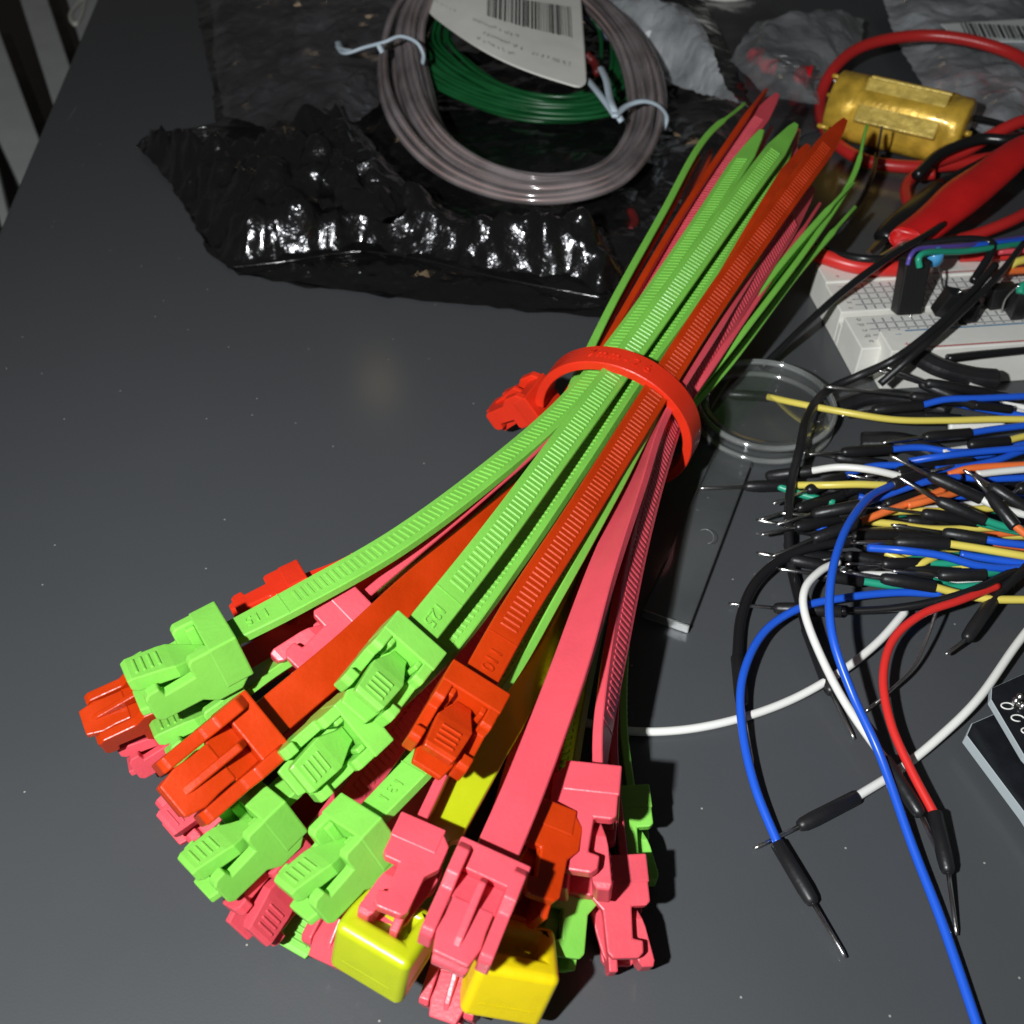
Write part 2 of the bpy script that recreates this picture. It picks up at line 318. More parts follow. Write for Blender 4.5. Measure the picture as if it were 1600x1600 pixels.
def strap_and_head(root, org, pts, nrms, color, width=5.1, thick=1.5, kind='std', num=None, taper=15, tooth0=11, headscale=1.0, teeth=True, yaw=0, pitch=0, neck=0):
    n = len(pts); L = [0.0]
    for i in range(1, n): L.append(L[-1] + (pts[i] - pts[i - 1]).length)
    T = [(pts[min(i + 1, n - 1)] - pts[max(i - 1, 0)]).normalized() for i in range(n)]
    N = [(nrms[i] - T[i] * nrms[i].dot(T[i])).normalized() for i in range(n)]
    X = [(-T[i]).cross(N[i]) for i in range(n)]
    mb = MB(org); c = 0.18; rings = []; tot = L[-1]
    for i in range(n):
        k = (tot - L[i]) / taper; hw = width / 2 * (1 if k >= 1 else 0.40 + 0.60 * k)
        if L[i] < neck: hw *= 0.62
        th = thick / 2 * (1 if k > 1 else 0.6)
        if i == n - 1: hw *= 0.7
        cs = [(-hw, -th + c), (-hw + c, -th), (hw - c, -th), (hw, -th + c), (hw, th - c), (hw - c, th), (-hw + c, th), (-hw, th - c)]
        rings.append([pts[i] + X[i] * a + N[i] * b for a, b in cs])
    mb.loft(rings)
    def fr(s):
        j = 0
        lo, hi = 0, n - 2
        while lo < hi:
            md = (lo + hi + 1) // 2
            if L[md] <= s: lo = md
            else: hi = md - 1
        j = lo; u = (s - L[j]) / max(1e-6, L[j + 1] - L[j])
        return (pts[j].lerp(pts[j + 1], u), T[j].lerp(T[j + 1], u).normalized(), N[j].lerp(N[j + 1], u).normalized(), X[j].lerp(X[j + 1], u).normalized())
    if teeth:
        pitch_ = 1.12 if kind == 'std' else 1.5; s = tooth0; cw = width * (0.27 if kind == 'std' else 0.36); th = thick / 2; hh = 0.16 if kind == 'std' else 0.5
        while s < tot - taper - 0.5:
            p, t, nn, x = fr(s); a = t * pitch_ * 0.30
            vs = []
            for e in (-cw, cw):
                vs += [p - a + x * e + nn * (th - 0.05), p + a + x * e + nn * (th - 0.05), p + a * 0.7 + x * e * 0.97 + nn * (th + hh), p - a * 0.4 + x * e * 0.97 + nn * (th + hh)]
            mb.add(vs, [(0, 1, 2, 3), (7, 6, 5, 4), (3, 2, 6, 7), (0, 3, 7, 4), (1, 5, 6, 2)])
            s += pitch_
        # thin moulding line where the ladder section starts
        p, t, nn, x = fr(tooth0 - 2.2)
        mb.box((-width * 0.48, -0.08, th - 0.05), (width * 0.48, 0.08, th + 0.09), Matrix((x, t, nn)).transposed().to_4x4() @ Matrix.Identity(4) if False else Matrix.Translation(p) @ Matrix((x, t, nn)).transposed().to_4x4())
    st = mb.build('strap', color, root, True)
    st.data.set_sharp_from_angle(angle=math.radians(28))
    Y = -T[0]; Z = N[0]; XX = Y.cross(Z)
    h, tb = head_data(kind, color)
    ho = bpy.data.objects.new('head', h); COL.objects.link(ho); ho.parent = root
    off = pts[0] - Vector(org)
    bm_ = basis(XX, Y, Z, off - Z * (0.6 if kind == 'std' else 0))
    if yaw or pitch: bm_ = bm_ @ Matrix.Rotation(math.radians(yaw), 4, 'Z') @ Matrix.Rotation(math.radians(pitch), 4, 'X')
    ho.matrix_basis = bm_ @ Matrix.Scale(headscale, 4)
    bv = ho.modifiers.new('bevel', 'BEVEL'); bv.width = (0.34 if kind == 'std' else 2.1) * S; bv.segments = 2 if kind == 'std' else 6; bv.limit_method = 'ANGLE'; bv.angle_limit = math.radians(30)
    if kind == 'big':
        for p in h.polygons: p.use_smooth = True
        w_ = ho.modifiers.new('wn', 'WEIGHTED_NORMAL')
    if kind == 'big':
        ms = MB(); ms.box((-6.06, 1.9, -4.4), (6.06, 7.7, -4.2)); ms.box((-3.9, 1.9, -4.4), (3.9, 9.66, -4.2)); so = ms.build('mould_seam', color, ho)
        nb_ = MB(); nb_.box((-2.6, 2.2, -1.6), (2.6, 5.2, -0.9)); nb_.build('locking_pawl', color, ho, bevel=.3)
    if tb:
        to = bpy.data.objects.new('release_tab', tb); COL.objects.link(to); to.parent = ho
        bv = to.modifiers.new('bevel', 'BEVEL'); bv.width = 0.22 * S; bv.segments = 2; bv.limit_method = 'ANGLE'; bv.angle_limit = math.radians(30)
    if num:
        p, t, nn, x = fr(4.6)
        me = text_mesh(num, 2.8, 0.2); to = link('size_number', me, st, color)
        yy = -t; to.matrix_basis = basis(yy, nn.cross(yy), nn, p + nn * (thick / 2) - Vector(org))
    return st, ho
def tie(label, color, kn, roll, group='cable ties in the banded bundle', **kw):
    """kn: (px, py, height) from head to tip; roll: list of angles of the toothed face about the strap, 0 = up at the lens"""
    if not isinstance(roll, (list, tuple)): roll = [roll] * len(kn)
    if len(roll) != len(kn): roll = [roll[0] + (roll[-1] - roll[0]) * i / (len(kn) - 1) for i in range(len(kn))] if len(roll) == 2 else roll
    cs = catmull([(*k, r) for k, r in zip(kn, roll)], 12)
    pts = [P(a, b, c) for a, b, c, r in cs]; nr = []
    for i, p in enumerate(pts):
        t = (pts[min(i + 1, len(pts) - 1)] - pts[max(i - 1, 0)]).normalized()
        v = CAMP - p; v = (v - t * v.dot(t)).normalized()
        nr.append(Matrix.Rotation(math.radians(cs[i][3]), 3, t) @ v)
    root = thing('cable_tie', pts[0], label, 'cable tie', group)
    strap_and_head(root, pts[0], pts, nr, color, **kw)
    return root
#T0
tie('lime green cable tie marked 115, its head highest at the far left of the fan', 'green',
    [(360, 992, 28), (474, 932, 29), (620, 848, 29), (760, 745, 27.5), (885, 636, 25.5), (980, 520, 26), (1085, 368, 29), (1190, 205, 32)], [-54, -46, -44, -44, -42, -42, -36, -30], num='115', headscale=1.18)
tie('lime green cable tie marked 125, teeth up, head in the middle of the fan', 'green',
    [(648, 998, 33), (765, 850, 32.5), (880, 695, 30), (975, 565, 27.6), (1075, 425, 29.5), (1168, 295, 32), (1243, 195, 33)], [6, 2, -4, -6, -5, -5, 0], num='125')
tie('orange-red cable tie marked 110, teeth up, right of the lime one marked 125', 'orange',
    [(743, 1072, 31), (814, 947, 30.5), (905, 805, 29), (1008, 640, 26.5), (1110, 480, 29), (1215, 330, 32), (1320, 188, 34)], [4, 8], num='110')
tie('orange-red cable tie showing its smooth back, with open-framed head at the left front', 'orange',
    [(408, 1134, 26), (538, 1024, 26), (650, 920, 25), (752, 835, 24), (850, 745, 22), (905, 645, 20), (950, 545, 22), (1062, 345, 26), (1196, 143, 30)], [183, 183, 185, 188, 200, 230, 250, 258, 258], width=5.9, headscale=1.18)
tie('lime green cable tie whose head sits just below and left of the head marked 125', 'green',
    [(572, 1120, 27), (690, 1010, 27.5), (800, 872, 26.5), (905, 722, 25), (1000, 580, 24), (1108, 430, 26), (1234, 233, 29)], [10, -20, -40, -45, -45, -40, -30])
tie('lime green cable tie with its head under the smooth-backed orange head', 'green',
    [(430, 1250, 20), (540, 1145, 21.5), (645, 1042, 22), (765, 895, 22), (890, 720, 20), (975, 590, 18), (1090, 400, 20), (1195, 245, 22)], [-50, -42], headscale=1.08)
tie('lime green cable tie marked 131 with its head above the pink and yellow ones', 'green',
    [(576, 1280, 24), (674, 1178, 25), (782, 1064, 25), (868, 925, 25), (955, 770, 24), (1032, 625, 22), (1125, 480, 25), (1218, 330, 27), (1240, 255, 27)], [-50, -46, -62, -70, -72, -70, -62, -60, -60], num='131', headscale=1.05)
tie('pink cable tie on edge between the two upper lime straps, head half covered', 'pink',
    [(560, 944, 22), (650, 864, 24), (750, 778, 25), (850, 688, 24.5), (925, 595, 23), (1020, 440, 24), (1110, 290, 27), (1214, 148, 29)], [-100, -92, -88, -88, -88, -60, -25, -10], headscale=1.2)
tie('pink cable tie showing its smooth back, large head at the front of the fan', 'pink',
    [(768, 1352, 28), (824, 1220, 28), (890, 1045, 27.5), (942, 890, 26), (992, 760, 24), (1038, 640, 22), (1125, 500, 24), (1200, 370, 25), (1247, 205, 25)], [178, 176, 165, 140, 120, 110, 105, 100, 100], width=5.4)
tie('pink cable tie with side of its head up, just right of the orange straps', 'pink',
    [(934, 1222, 18), (943, 1130, 19), (965, 1000, 20), (995, 850, 21), (1030, 720, 21), (1070, 612, 20), (1150, 480, 24), (1270, 295, 27)], [88, 70, 56, 50, 48, 46, 40, 35], headscale=1.22)
tie('pink cable tie on edge with the lowest head at the right of the fan', 'pink',
    [(972, 1350, 8), (958, 1210, 11), (958, 1110, 12), (972, 990, 14), (995, 870, 16), (1024, 750, 16.5), (1058, 655, 16), (1130, 545, 19), (1280, 320, 22)], [98, 92], thick=1.3, headscale=1.08)
tie('lime green cable tie on edge along the right rim, head behind the pink ones', 'green',
    [(985, 1245, 6), (972, 1130, 8), (976, 1000, 10), (990, 880, 12), (1014, 760, 13), (1056, 655, 14), (1152, 530, 18), (1262, 385, 20), (1330, 280, 22), (1354, 198, 26)], [96, 92], thick=1.3)
tie('lime green cable tie with slanted teeth between pink straps, head low at right', 'green',
    [(868, 1355, 9), (880, 1220, 12), (900, 1090, 14), (928, 960, 16), (966, 840, 17), (1015, 700, 17), (1090, 592, 18), (1218, 420, 21), (1332, 288, 23)], [-70, -52, -45, -45, -48, 40, 70, 80, 80])
tie('orange-red cable tie with its head side up between the two big pink heads', 'orange',
    [(838, 1275, 20), (866, 1140, 20), (895, 1010, 20.5), (938, 870, 21), (985, 745, 20), (1030, 625, 21), (1120, 470, 26), (1192, 345, 30), (1262, 228, 31)], [-72, -60, -50, -40, -20, 150, 165, 170, 175], headscale=1.05)
tie('lime green cable tie with its head under the leftmost lime head', 'green',
    [(378, 1075, 18), (430, 1040, 19), (520, 985, 19), (640, 898, 18), (785, 775, 17), (862, 672, 17), (908, 575, 18), (960, 470, 20), (1035, 335, 22), (1098, 222, 24), (1162, 163, 24)], [-62, -70, -75, -80, -85, -88, -88, -90, -90, -90, -90], headscale=1.08)
tie('dark orange-red cable tie whose head end sticks out farthest left', 'orange',
    [(272, 1084, 14), (410, 1020, 15), (600, 890, 14), (785, 765, 13), (915, 650, 10), (1000, 500, 13), (1110, 235, 17)], [150, 120])
tie('pink cable tie with its small head end under the farthest left orange one', 'pink',
    [(305, 1115, 9), (420, 1050, 11), (600, 925, 11), (800, 770, 10), (940, 655, 7), (1050, 450, 11), (1205, 200, 16)], [-60, -80], headscale=.95)
tie('pink cable tie mostly hidden under the orange head with the smooth back', 'pink',
    [(372, 1198, 10), (470, 1110, 12), (620, 970, 13), (800, 800, 12), (945, 655, 9), (1080, 440, 12), (1210, 240, 15)], [-20, -40])
tie('pink cable tie, head flat on the desk at the lower left of the fan', 'pink',
    [(484, 1332, 12), (560, 1230, 13), (690, 1050, 14), (840, 850, 13), (970, 660, 10), (1100, 450, 13), (1230, 240, 16)], [35, 10])
tie('pink cable tie with its head beside the lemon yellow head, tilted on its side', 'pink',
    [(590, 1368, 9), (650, 1250, 11), (755, 1070, 12), (885, 850, 12), (985, 670, 8), (1120, 450, 12), (1240, 260, 14)], [150, 120])
tie('pink cable tie with a thin neck and its head above the lemon yellow one', 'pink',
    [(650, 1305, 21), (705, 1188, 21), (757, 1080, 21), (850, 905, 21), (950, 750, 19), (1020, 630, 17), (1130, 450, 20), (1225, 250, 22)], [-96, -92])
tie('small pink cable tie head poking out at the very front below the large pink head', 'pink',
    [(740, 1462, 8), (775, 1350, 10), (845, 1100, 11), (940, 850, 10), (1008, 680, 6), (1120, 480, 10), (1250, 280, 14)], [168, 172], headscale=.85)
tie('bright red cable tie whose rounded head shows behind the leftmost lime strap', 'red',
    [(482, 918, 16), (560, 880, 17), (700, 791, 18), (830, 692, 17), (900, 600, 16), (975, 455, 18), (1092, 245, 21)], [215, 235, 250, 255, 258, 262, 262], headscale=1.0)
tie('dark red cable tie end peeking out under the lower left lime head', 'orange',
    [(455, 1288, 8), (540, 1170, 10), (680, 1000, 12), (850, 790, 11), (965, 645, 8), (1080, 470, 12), (1190, 290, 14)], [200, 180])
tie('lime green cable tie lying lowest with two stubby arms right of the yellow head', 'green',
    [(835, 1375, 5), (860, 1230, 8), (900, 1030, 10), (970, 830, 10), (1030, 690, 9), (1140, 560, 13), (1245, 425, 15), (1335, 325, 16)], [160, 88])
tie('lime green cable tie pressed flat beneath the lemon yellow head', 'green',
    [(655, 1395, 3.5), (695, 1300, 6), (790, 1100, 9), (905, 870, 9), (995, 700, 5), (1110, 500, 8), (1220, 330, 12)], [10, 20])
tie('lime green cable tie end just visible between two low pink heads', 'green',
    [(535, 1355, 5), (600, 1240, 8), (720, 1070, 10), (870, 860, 10), (985, 690, 6), (1100, 480, 10), (1215, 300, 13)], [-10, 10])
tie('lemon yellow cable tie, big square head at front left of the large pink head', 'lemon',
    [(632, 1415, 18), (692, 1300, 18), (765, 1170, 18), (852, 1010, 17), (948, 805, 16), (1018, 660, 12), (1120, 480, 16), (1210, 330, 18)], [-10, -8, 0, 60, 60, 40, 40, 40], kind='big', width=5.4, thick=1.9, tooth0=62, neck=11, pitch=14, yaw=-4, headscale=.9)
tie('bright yellow cable tie, big square head at front right of the large pink head', 'yellow',
    [(800, 1455, 11), (832, 1285, 12), (876, 1090, 13), (928, 905, 13), (1000, 730, 9), (1110, 520, 13), (1220, 350, 15)], [14, 20], kind='big', width=5.2, thick=1.7, headscale=0.92, pitch=26, neck=10, yaw=6)
#T1
# the band: a red cable tie closed round the bundle
C0 = P(963, 655, 15.2); ax = (P(1110, 460, 20) - P(870, 840, 19)).normalized()
e1 = Vector((1, 0, 0)); e1 = (e1 - ax * e1.dot(ax)).normalized(); e2 = ax.cross(e1); e2 = e2 if e2.z > 0 else -e2
ra, rb = 15.8, 14.4
bp = []; bn = []
for i in range(97):
    t = math.radians(182 - i * 350 / 96)
    dirv = e1 * math.cos(t) * ra + e2 * math.sin(t) * rb
    bp.append(C0 + dirv); bn.append(-(e1 * math.cos(t) / ra + e2 * math.sin(t) / rb).normalized())
# entry tail through the head
root = thing('cable_tie', C0 - e2 * rb, 'bright red cable tie wrapped as a band around the bundle of ties', 'cable tie')
st, ho = strap_and_head(root, C0 - e2 * rb, bp, bn, 'red', width=5.6, thick=1.9, teeth=False, headscale=1.0, taper=6, pitch=-50)
for ch, t in zip('7mm-26', (112, 104, 95, 87, 80, 72)):
    tt = math.radians(t); pos = C0 + e1 * math.cos(tt) * ra + e2 * math.sin(tt) * rb
    nn = (e1 * math.cos(tt) / ra + e2 * math.sin(tt) / rb).normalized(); rd = ax.cross(nn).normalized()
    if rd.x < 0: rd = -rd
    me = text_mesh(ch, 3.2, 0.2); to = link('raised_lettering', me, st, 'red')
    to.matrix_basis = basis(rd, nn.cross(rd), nn, pos + nn * 0.93 - (C0 - e2 * rb))
#T2
# ---------------------------------------------------------------- crumpled films
def inside(p, poly):
    c = False; j = len(poly) - 1
    for i in range(len(poly)):
        xi, yi = poly[i]; xj, yj = poly[j]
        if (yi > p[1]) != (yj > p[1]) and p[0] < (xj - xi) * (p[1] - yi) / (yj - yi) + xi: c = not c
        j = i
    return c
def dseg(p, a, b):
    ab = b - a; t = max(0, min(1, (p - a).dot(ab) / max(1e-9, ab.length_squared))); return (p - a - ab * t).length
def sheet(name, out, m, step=2.2, amp=2.0, freq=0.09, puff=6, edge=14, seed=1, parent=None, smooth=False, origin=(0, 0, 0), base=0.0, ridge=0.6, jag=0.25):
    """out: pixel outline with height (x,y,h); a crumpled thin film spanning it"""
    rnd = random.Random(seed)
    W = [P(*o) for o in out]; pl = [(v.x, v.y) for v in W]
    ev = []; eh = []
    for i in range(len(W)):
        a_, b_ = W[i], W[(i + 1) % len(W)]; k = max(1, int((b_ - a_).length / step))
        for j in range(k):
            q = a_.lerp(b_, j / k); q = q + Vector((rnd.uniform(-jag, jag), rnd.uniform(-jag, jag), 0)) * step
            ev.append(Vector((q.x, q.y))); eh.append(q.z)
    pe = [(v.x, v.y) for v in ev]
    x0 = min(p[0] for p in pe); x1 = max(p[0] for p in pe); y0 = min(p[1] for p in pe); y1 = max(p[1] for p in pe)
    iv = []
    y = y0 + step * 0.5
    while y < y1:
        x = x0 + step * 0.5
        while x < x1:
            q = Vector((x + rnd.uniform(-.42, .42) * step, y + rnd.uniform(-.42, .42) * step))
            if inside(q, pe): iv.append(q)
            x += step
        y += step
    ne = len(ev); allv = ev + iv
    res = delaunay_2d_cdt(allv, [(i, (i + 1) % ne) for i in range(ne)], [list(range(ne))], 1, 1e-5)
    vs = []
    for v in res[0]:
        de = min(dseg(v, ev[i], ev[(i + 1) % ne]) for i in range(ne))
        ws = 0; hs = 0
        for e, h in zip(ev[::2], eh[::2]):
            w_ = 1 / ((v - e).length_squared + 4) ** 1.5; ws += w_; hs += w_ * h
        h = hs / ws; k = min(1, de / edge); k = k * k * (3 - 2 * k)
        q = Vector((v.x * freq, v.y * freq, seed * 7.3))
        nz = noise.noise(q) * 0.9
        c1 = noise.voronoi(Vector((v.x * freq * 1.3, v.y * freq * 1.3, seed * 3.1)))[0]
        nz += (c1[1] - c1[0]) * ridge * 1.6 - 0.4 * ridge
        c2 = noise.voronoi(Vector((v.x * freq * 3.2, v.y * freq * 3.2, seed * 5.1)))[0]
        nz += (c2[1] - c2[0]) * ridge * 0.45
        kk = min(1, de / (step * 3))
        vs.append((v.x, v.y, max(0.15, h + puff * k + amp * nz * (0.25 + 0.75 * kk) + base)))
    mb = MB(origin); mb.add([Vector(q) for q in vs], [tuple(f) for f in res[2]])
    o = mb.build(name, m, parent, smooth, fix=False)
    return o
bag = thing('plastic_bag', P(600, 300), 'crumpled glossy black plastic bag under the clear and green cable coils', 'bag')
BO = P(600, 300)
sheet('back_film', [(228, 214, .3), (300, 200, .5), (335, 190, 1), (330, 120, 1), (315, 60, 1), (300, -40, 1), (480, -60, 2), (700, -60, 2), (1080, -40, 2), (1130, 60, 2), (1180, 180, 2), (1130, 320, 1), (1040, 450, 1), (960, 497, .3), (820, 486, .3), (640, 468, .3), (480, 448, .3), (372, 428, .3), (330, 400, .3), (270, 290, .3)],
      'bagfoil', 3.0, 2.4, 0.06, 2, 10, 3, bag, origin=BO, ridge=0.6)
sheet('front_film', [(212, 230, 1.5), (232, 212, 3), (300, 226, 6), (372, 235, 8), (440, 218, 9), (560, 190, 8), (590, 245, 8), (650, 305, 8), (740, 340, 8), (850, 350, 8), (940, 360, 6), (975, 440, 3), (940, 466, 1.2), (860, 452, 1.2), (760, 432, 1.2), (660, 408, 1.2), (560, 395, 1.2), (450, 410, 1.2), (356, 417, .8), (320, 370, 1), (275, 300, 1), (245, 262, 1)],
      'bagfoil', 1.4, 5.2, 0.075, 9.5, 9, 11, bag, origin=BO, ridge=1.0, smooth=True)
sheet('front_fold', [(356, 419, .6), (470, 404, 2), (600, 398, 2.5), (760, 436, 2.5), (900, 468, 2), (965, 486, .6), (860, 484, .5), (700, 470, .5), (520, 448, .5), (410, 432, .5)],
      'bagfoil', 1.4, 1.6, 0.12, 1, 6, 8, bag, origin=BO, ridge=0.6)
sheet('upper_film', [(330, -30, 6), (480, -40, 10), (640, -30, 14), (620, 60, 14), (605, 150, 12), (560, 190, 12), (430, 205, 9), (350, 180, 5), (335, 100, 5)],
      'darkclear', 2.2, 2.4, 0.08, 3, 10, 12, bag, origin=BO, ridge=0.8)
sheet('middle_facets', [(470, 215, 12), (560, 196, 13), (610, 260, 13), (650, 318, 10), (600, 345, 14), (545, 330, 14), (500, 270, 14)],
      'bagfoil', 2.6, 4.0, 0.15, 4, 6, 19, bag, origin=BO, ridge=1.0)
# seams of the bag edge
for k_, pth in enumerate(([(213, 231, 3), (232, 213, 4), (300, 201, 3.5), (345, 198, 3.6), (430, 197, 5), (520, 197, 8)], [(356, 418, 2), (450, 408, 3), (560, 393, 3), (660, 406, 3.5), (760, 430, 3.5), (860, 450, 3.5), (945, 466, 3)])):
    mb = MB(BO); mb.tube(pxpath(pth, 8), 0.28, 6); mb.build('seam', 'bagfilm', bag, True)
# ---------------------------------------------------------------- coils
def ring_pts(ctrl, turns, rad, seed, n=10, flat=0.6):
    rnd = random.Random(seed); base = [P(*c) for c in ctrl]; m_ = len(base); pts = []
    def at(u):
        u %= m_; i = int(u); t = u - i
        p0, p1, p2, p3 = base[(i - 1) % m_], base[i], base[(i + 1) % m_], base[(i + 2) % m_]
        return 0.5 * (2 * p1 + (p2 - p0) * t + (2 * p0 - 5 * p1 + 4 * p2 - p3) * t * t + (-p0 + 3 * p1 - 3 * p2 + p3) * t ** 3)
    cen = sum(base, Vector()) / m_
    offs = []
    for k in range(turns + 1):
        a_ = rnd.uniform(0, 6.28); r_ = rad * math.sqrt((k + 0.5) / (turns + 1)); offs.append((r_ * math.cos(a_ + k * 2.4), flat * r_ * math.sin(a_ + k * 2.4)))
    ns = m_ * n
    for k in range(turns):
        for j in range(ns):
            u = j / n; f = j / ns; s_ = f * f * (3 - 2 * f) if True else f
            ox = offs[k][0] * (1 - s_) + offs[k + 1][0] * s_; oz = offs[k][1] * (1 - s_) + offs[k + 1][1] * s_
            ox += 0.5 * math.sin(f * 6.28 * 2 + k * 1.7) ; oz += 0.3 * math.sin(f * 6.28 * 3 + k)
            p = at(u); o_ = (p - cen); o_.z = 0; o_.normalize()
            pts.append(p + o_ * ox + Vector((0, 0, oz)))
    return pts
tube_ctrl = [(630, 90, 16), (648, 178, 13), (702, 248, 11), (790, 290, 10), (882, 296, 10), (965, 268, 10), (1012, 200, 12), (1012, 120, 16), (975, 45, 20), (900, -20, 24), (800, -55, 27), (700, -45, 27), (645, 15, 22)]
pts = ring_pts(tube_ctrl, 18, 8.4, 4, 9, 0.42)
mb = MB(P(820, 140)); mb.tube(pts, 1.25, 9); o = mb.build('cable_coil', 'tubeclear', None, True); o.location = P(820, 140) * S
mb = MB(P(820, 140)); mb.tube(pts, 0.42, 6); mb.build('copper_strand', 'core', o, True)
tag(o, 'large coil of clear greyish cable with pinkish strands on the black bag', 'cable coil')
gctrl = [(660, 60, 13), (690, 108, 11), (750, 145, 9), (830, 170, 8), (910, 172, 8), (960, 150, 9), (985, 100, 12), (970, 40, 15), (900, -10, 19), (800, -25, 20), (700, 0, 18)]
pts = ring_pts(gctrl, 36, 10.5, 9, 8, 0.3)
mb = MB(P(820, 100)); mb.tube(pts, 0.7, 7); o = mb.build('wire_coil', 'greenc', None, True); o.location = P(820, 100) * S
tag(o, 'coil of dark green wire inside the clear coil, half under the white label', 'wire coil')
for lab, pths in (('pale blue twist tie round the left side of the clear coil', [[(528, 72, 20), (540, 83, 22), (570, 74, 24), (600, 66, 26), (625, 57, 27), (650, 66, 25), (661, 84, 22), (660, 98, 19)], [(528, 66, 20), (533, 76, 21), (548, 80, 22)], [(592, 70, 26), (598, 82, 24)]]),
                  ('pale blue twist tie knotted round the right side of the clear coil', [[(938, 105, 20), (947, 125, 21), (952, 150, 21), (958, 168, 21), (972, 190, 18)], [(918, 124, 19), (935, 145, 20), (950, 165, 20), (962, 182, 20)], [(960, 182, 20), (980, 165, 20), (1005, 158, 20), (1028, 165, 18), (1041, 182, 14), (1036, 202, 10)]])):
    t0 = P(*pths[0][0]); r_ = thing('twist_tie', t0, lab, 'twist tie', 'twist ties on the clear coil')
    for p_ in pths:
        mb = MB(t0); mb.tube(pxpath(p_, 8), 1.15, 6, sq=0.5); mb.build('wrap', 'tie', r_, True)
# red scraps in the bag
for lab, kn in (('red scrap of wire at the left inside the clear coil', [(655, 105, 9), (672, 108, 9), (690, 118, 8)]), ('red scrap of wire beside the right end of the white label', [(915, 85, 22), (928, 98, 20), (934, 115, 19)]), ('dark red wire end in the bag below the coil near the straps', [(985, 330, 3), (992, 345, 3), (985, 362, 3)])):
    o_ = P(*kn[0]); mb = MB(o_); mb.tube(pxpath(kn, 6), 1.3, 8); o = mb.build('wire_scrap', 'dred', None, True); o.location = o_ * S; tag(o, lab, 'wire')
# label
lab = thing('paper_label', P(790, 60, 30), 'white paper label with barcode lying over the green coil', 'label')
LO = P(790, 60, 30)
TL, TR, BR, BL = Vector((660, -60)), Vector((905, -42)), Vector((918, 142)), Vector((668, 20))
def LP(u, v, dz=0.0):
    """u along, v down, 0..1"""
    t_ = TL.lerp(TR, u); b_ = BL.lerp(BR, u); b_ = b_ + Vector((-14, 12)) * math.sin(math.pi * u)
    q = t_.lerp(b_, v); return P(q.x, q.y, 27 + 3 * math.sin(math.pi * u) - 5 * v + 1.2 * math.sin(u * 5) + dz)
nu, nv = 28, 14; mb = MB(LO); grid = {}; vs = []; fs = []
def rc(u, v):   # rounded corners
    r_ = 0.07; rv = 0.11
    for cu, cv in ((r_, rv), (1 - r_, rv), (r_, 1 - rv), (1 - r_, 1 - rv)):
        du, dv = (u - cu) / r_, (v - cv) / rv
        if (du < 0) == (cu < 0.5) and (dv < 0) == (cv < 0.5) and du * du + dv * dv > 1:
            l_ = math.hypot(du, dv); return cu + du / l_ * r_, cv + dv / l_ * rv
    return u, v
us = sorted(set([i / nu for i in range(nu + 1)] + [0.01, 0.02, 0.05, 0.95, 0.98, 0.99])); vv = sorted(set([i / nv for i in range(nv + 1)] + [0.015, 0.04, 0.96, 0.985]))
for j, v in enumerate(vv):
    for i, u in enumerate(us): a_, b_ = rc(u, v); vs.append(LP(a_, b_))
W_ = len(us)
for j in range(len(vv) - 1):
    for i in range(W_ - 1): fs.append((j * W_ + i, j * W_ + i + 1, (j + 1) * W_ + i + 1, (j + 1) * W_ + i))
mb.add(vs, fs); o = mb.build('paper', 'paper', lab, True, fix=False)
sm = o.modifiers.new('solid', 'SOLIDIFY'); sm.thickness = 0.0002; sm.offset = -1
mb = MB(LO); rnd = random.Random(3)
u = 0.42
while u < 0.93:
    w_ = rnd.choice((0.004, 0.004, 0.007, 0.012)); v0 = 0.30; v1 = 0.56 + 0.01 * rnd.random()
    mb.add([LP(u, v0, .34), LP(u + w_, v0, .34), LP(u + w_, v1, .34), LP(u, v1, .34)], [(0, 1, 2, 3)]); u += w_ + rnd.choice((0.005, 0.009, 0.012))
mb.build('barcode', 'ink', lab, fix=False)
mb = MB(LO)
for v0, ua, ub in ((0.66, 0.05, 0.20), (0.66, 0.33, 0.62), (0.77, 0.40, 0.66), (0.79, 0.70, 0.93), (0.86, 0.36, 0.60)):
    u = ua
    while u < ub:
        w_ = rnd.uniform(0.006, 0.016)
        for k in range(2):
            a_ = v0 + rnd.uniform(-.01, .012); b_ = a_ + rnd.uniform(.012, .03)
            mb.add([LP(u + w_ * k * .5, a_, .34), LP(u + w_ * (.3 + k * .5), a_, .34), LP(u + w_ * (.3 + k * .5), b_, .34), LP(u + w_ * k * .5, b_, .34)], [(0, 1, 2, 3)])
        u += w_ + rnd.choice((0.004, 0.004, 0.018))
mb.build('fine_print', 'gink', lab, fix=False)
# ---------------------------------------------------------------- clear bags at the back
b2 = sheet('plastic_bag', [(880, -20, 22), (985, -10, 24), (1075, 12, 24), (1105, 50, 22), (1125, 110, 18), (1170, 170, 16), (1110, 158, 10), (1040, 128, 8), (975, 92, 12), (925, 30, 18)], 'milky', 1.6, 2.6, 0.10, 4, 9, 21, ridge=0.8)
tag(b2, 'clear shiny plastic bag with blue print right of the white label', 'bag')
mb = MB(P(990, 80, 8)); mb.prism([tuple(P(x, y, 8)) for x, y in ((905, 18), (1000, 40), (1058, 112), (1050, 120), (985, 80), (930, 40))], lambda p: (p[0], p[1], 6), lambda p: (p[0], p[1], 6.8))
bp_ = mb.build('bag_print', mat('navy_print', (0.01, 0.03, 0.10), 0.5) and 'blue_ink', b2); bp_.matrix_parent_inverse = Matrix.Identity(4); bp_.location = P(990, 80, 8) * S
bp_.data.materials.clear(); bp_.data.materials.append(bpy.data.materials['navy_print'])
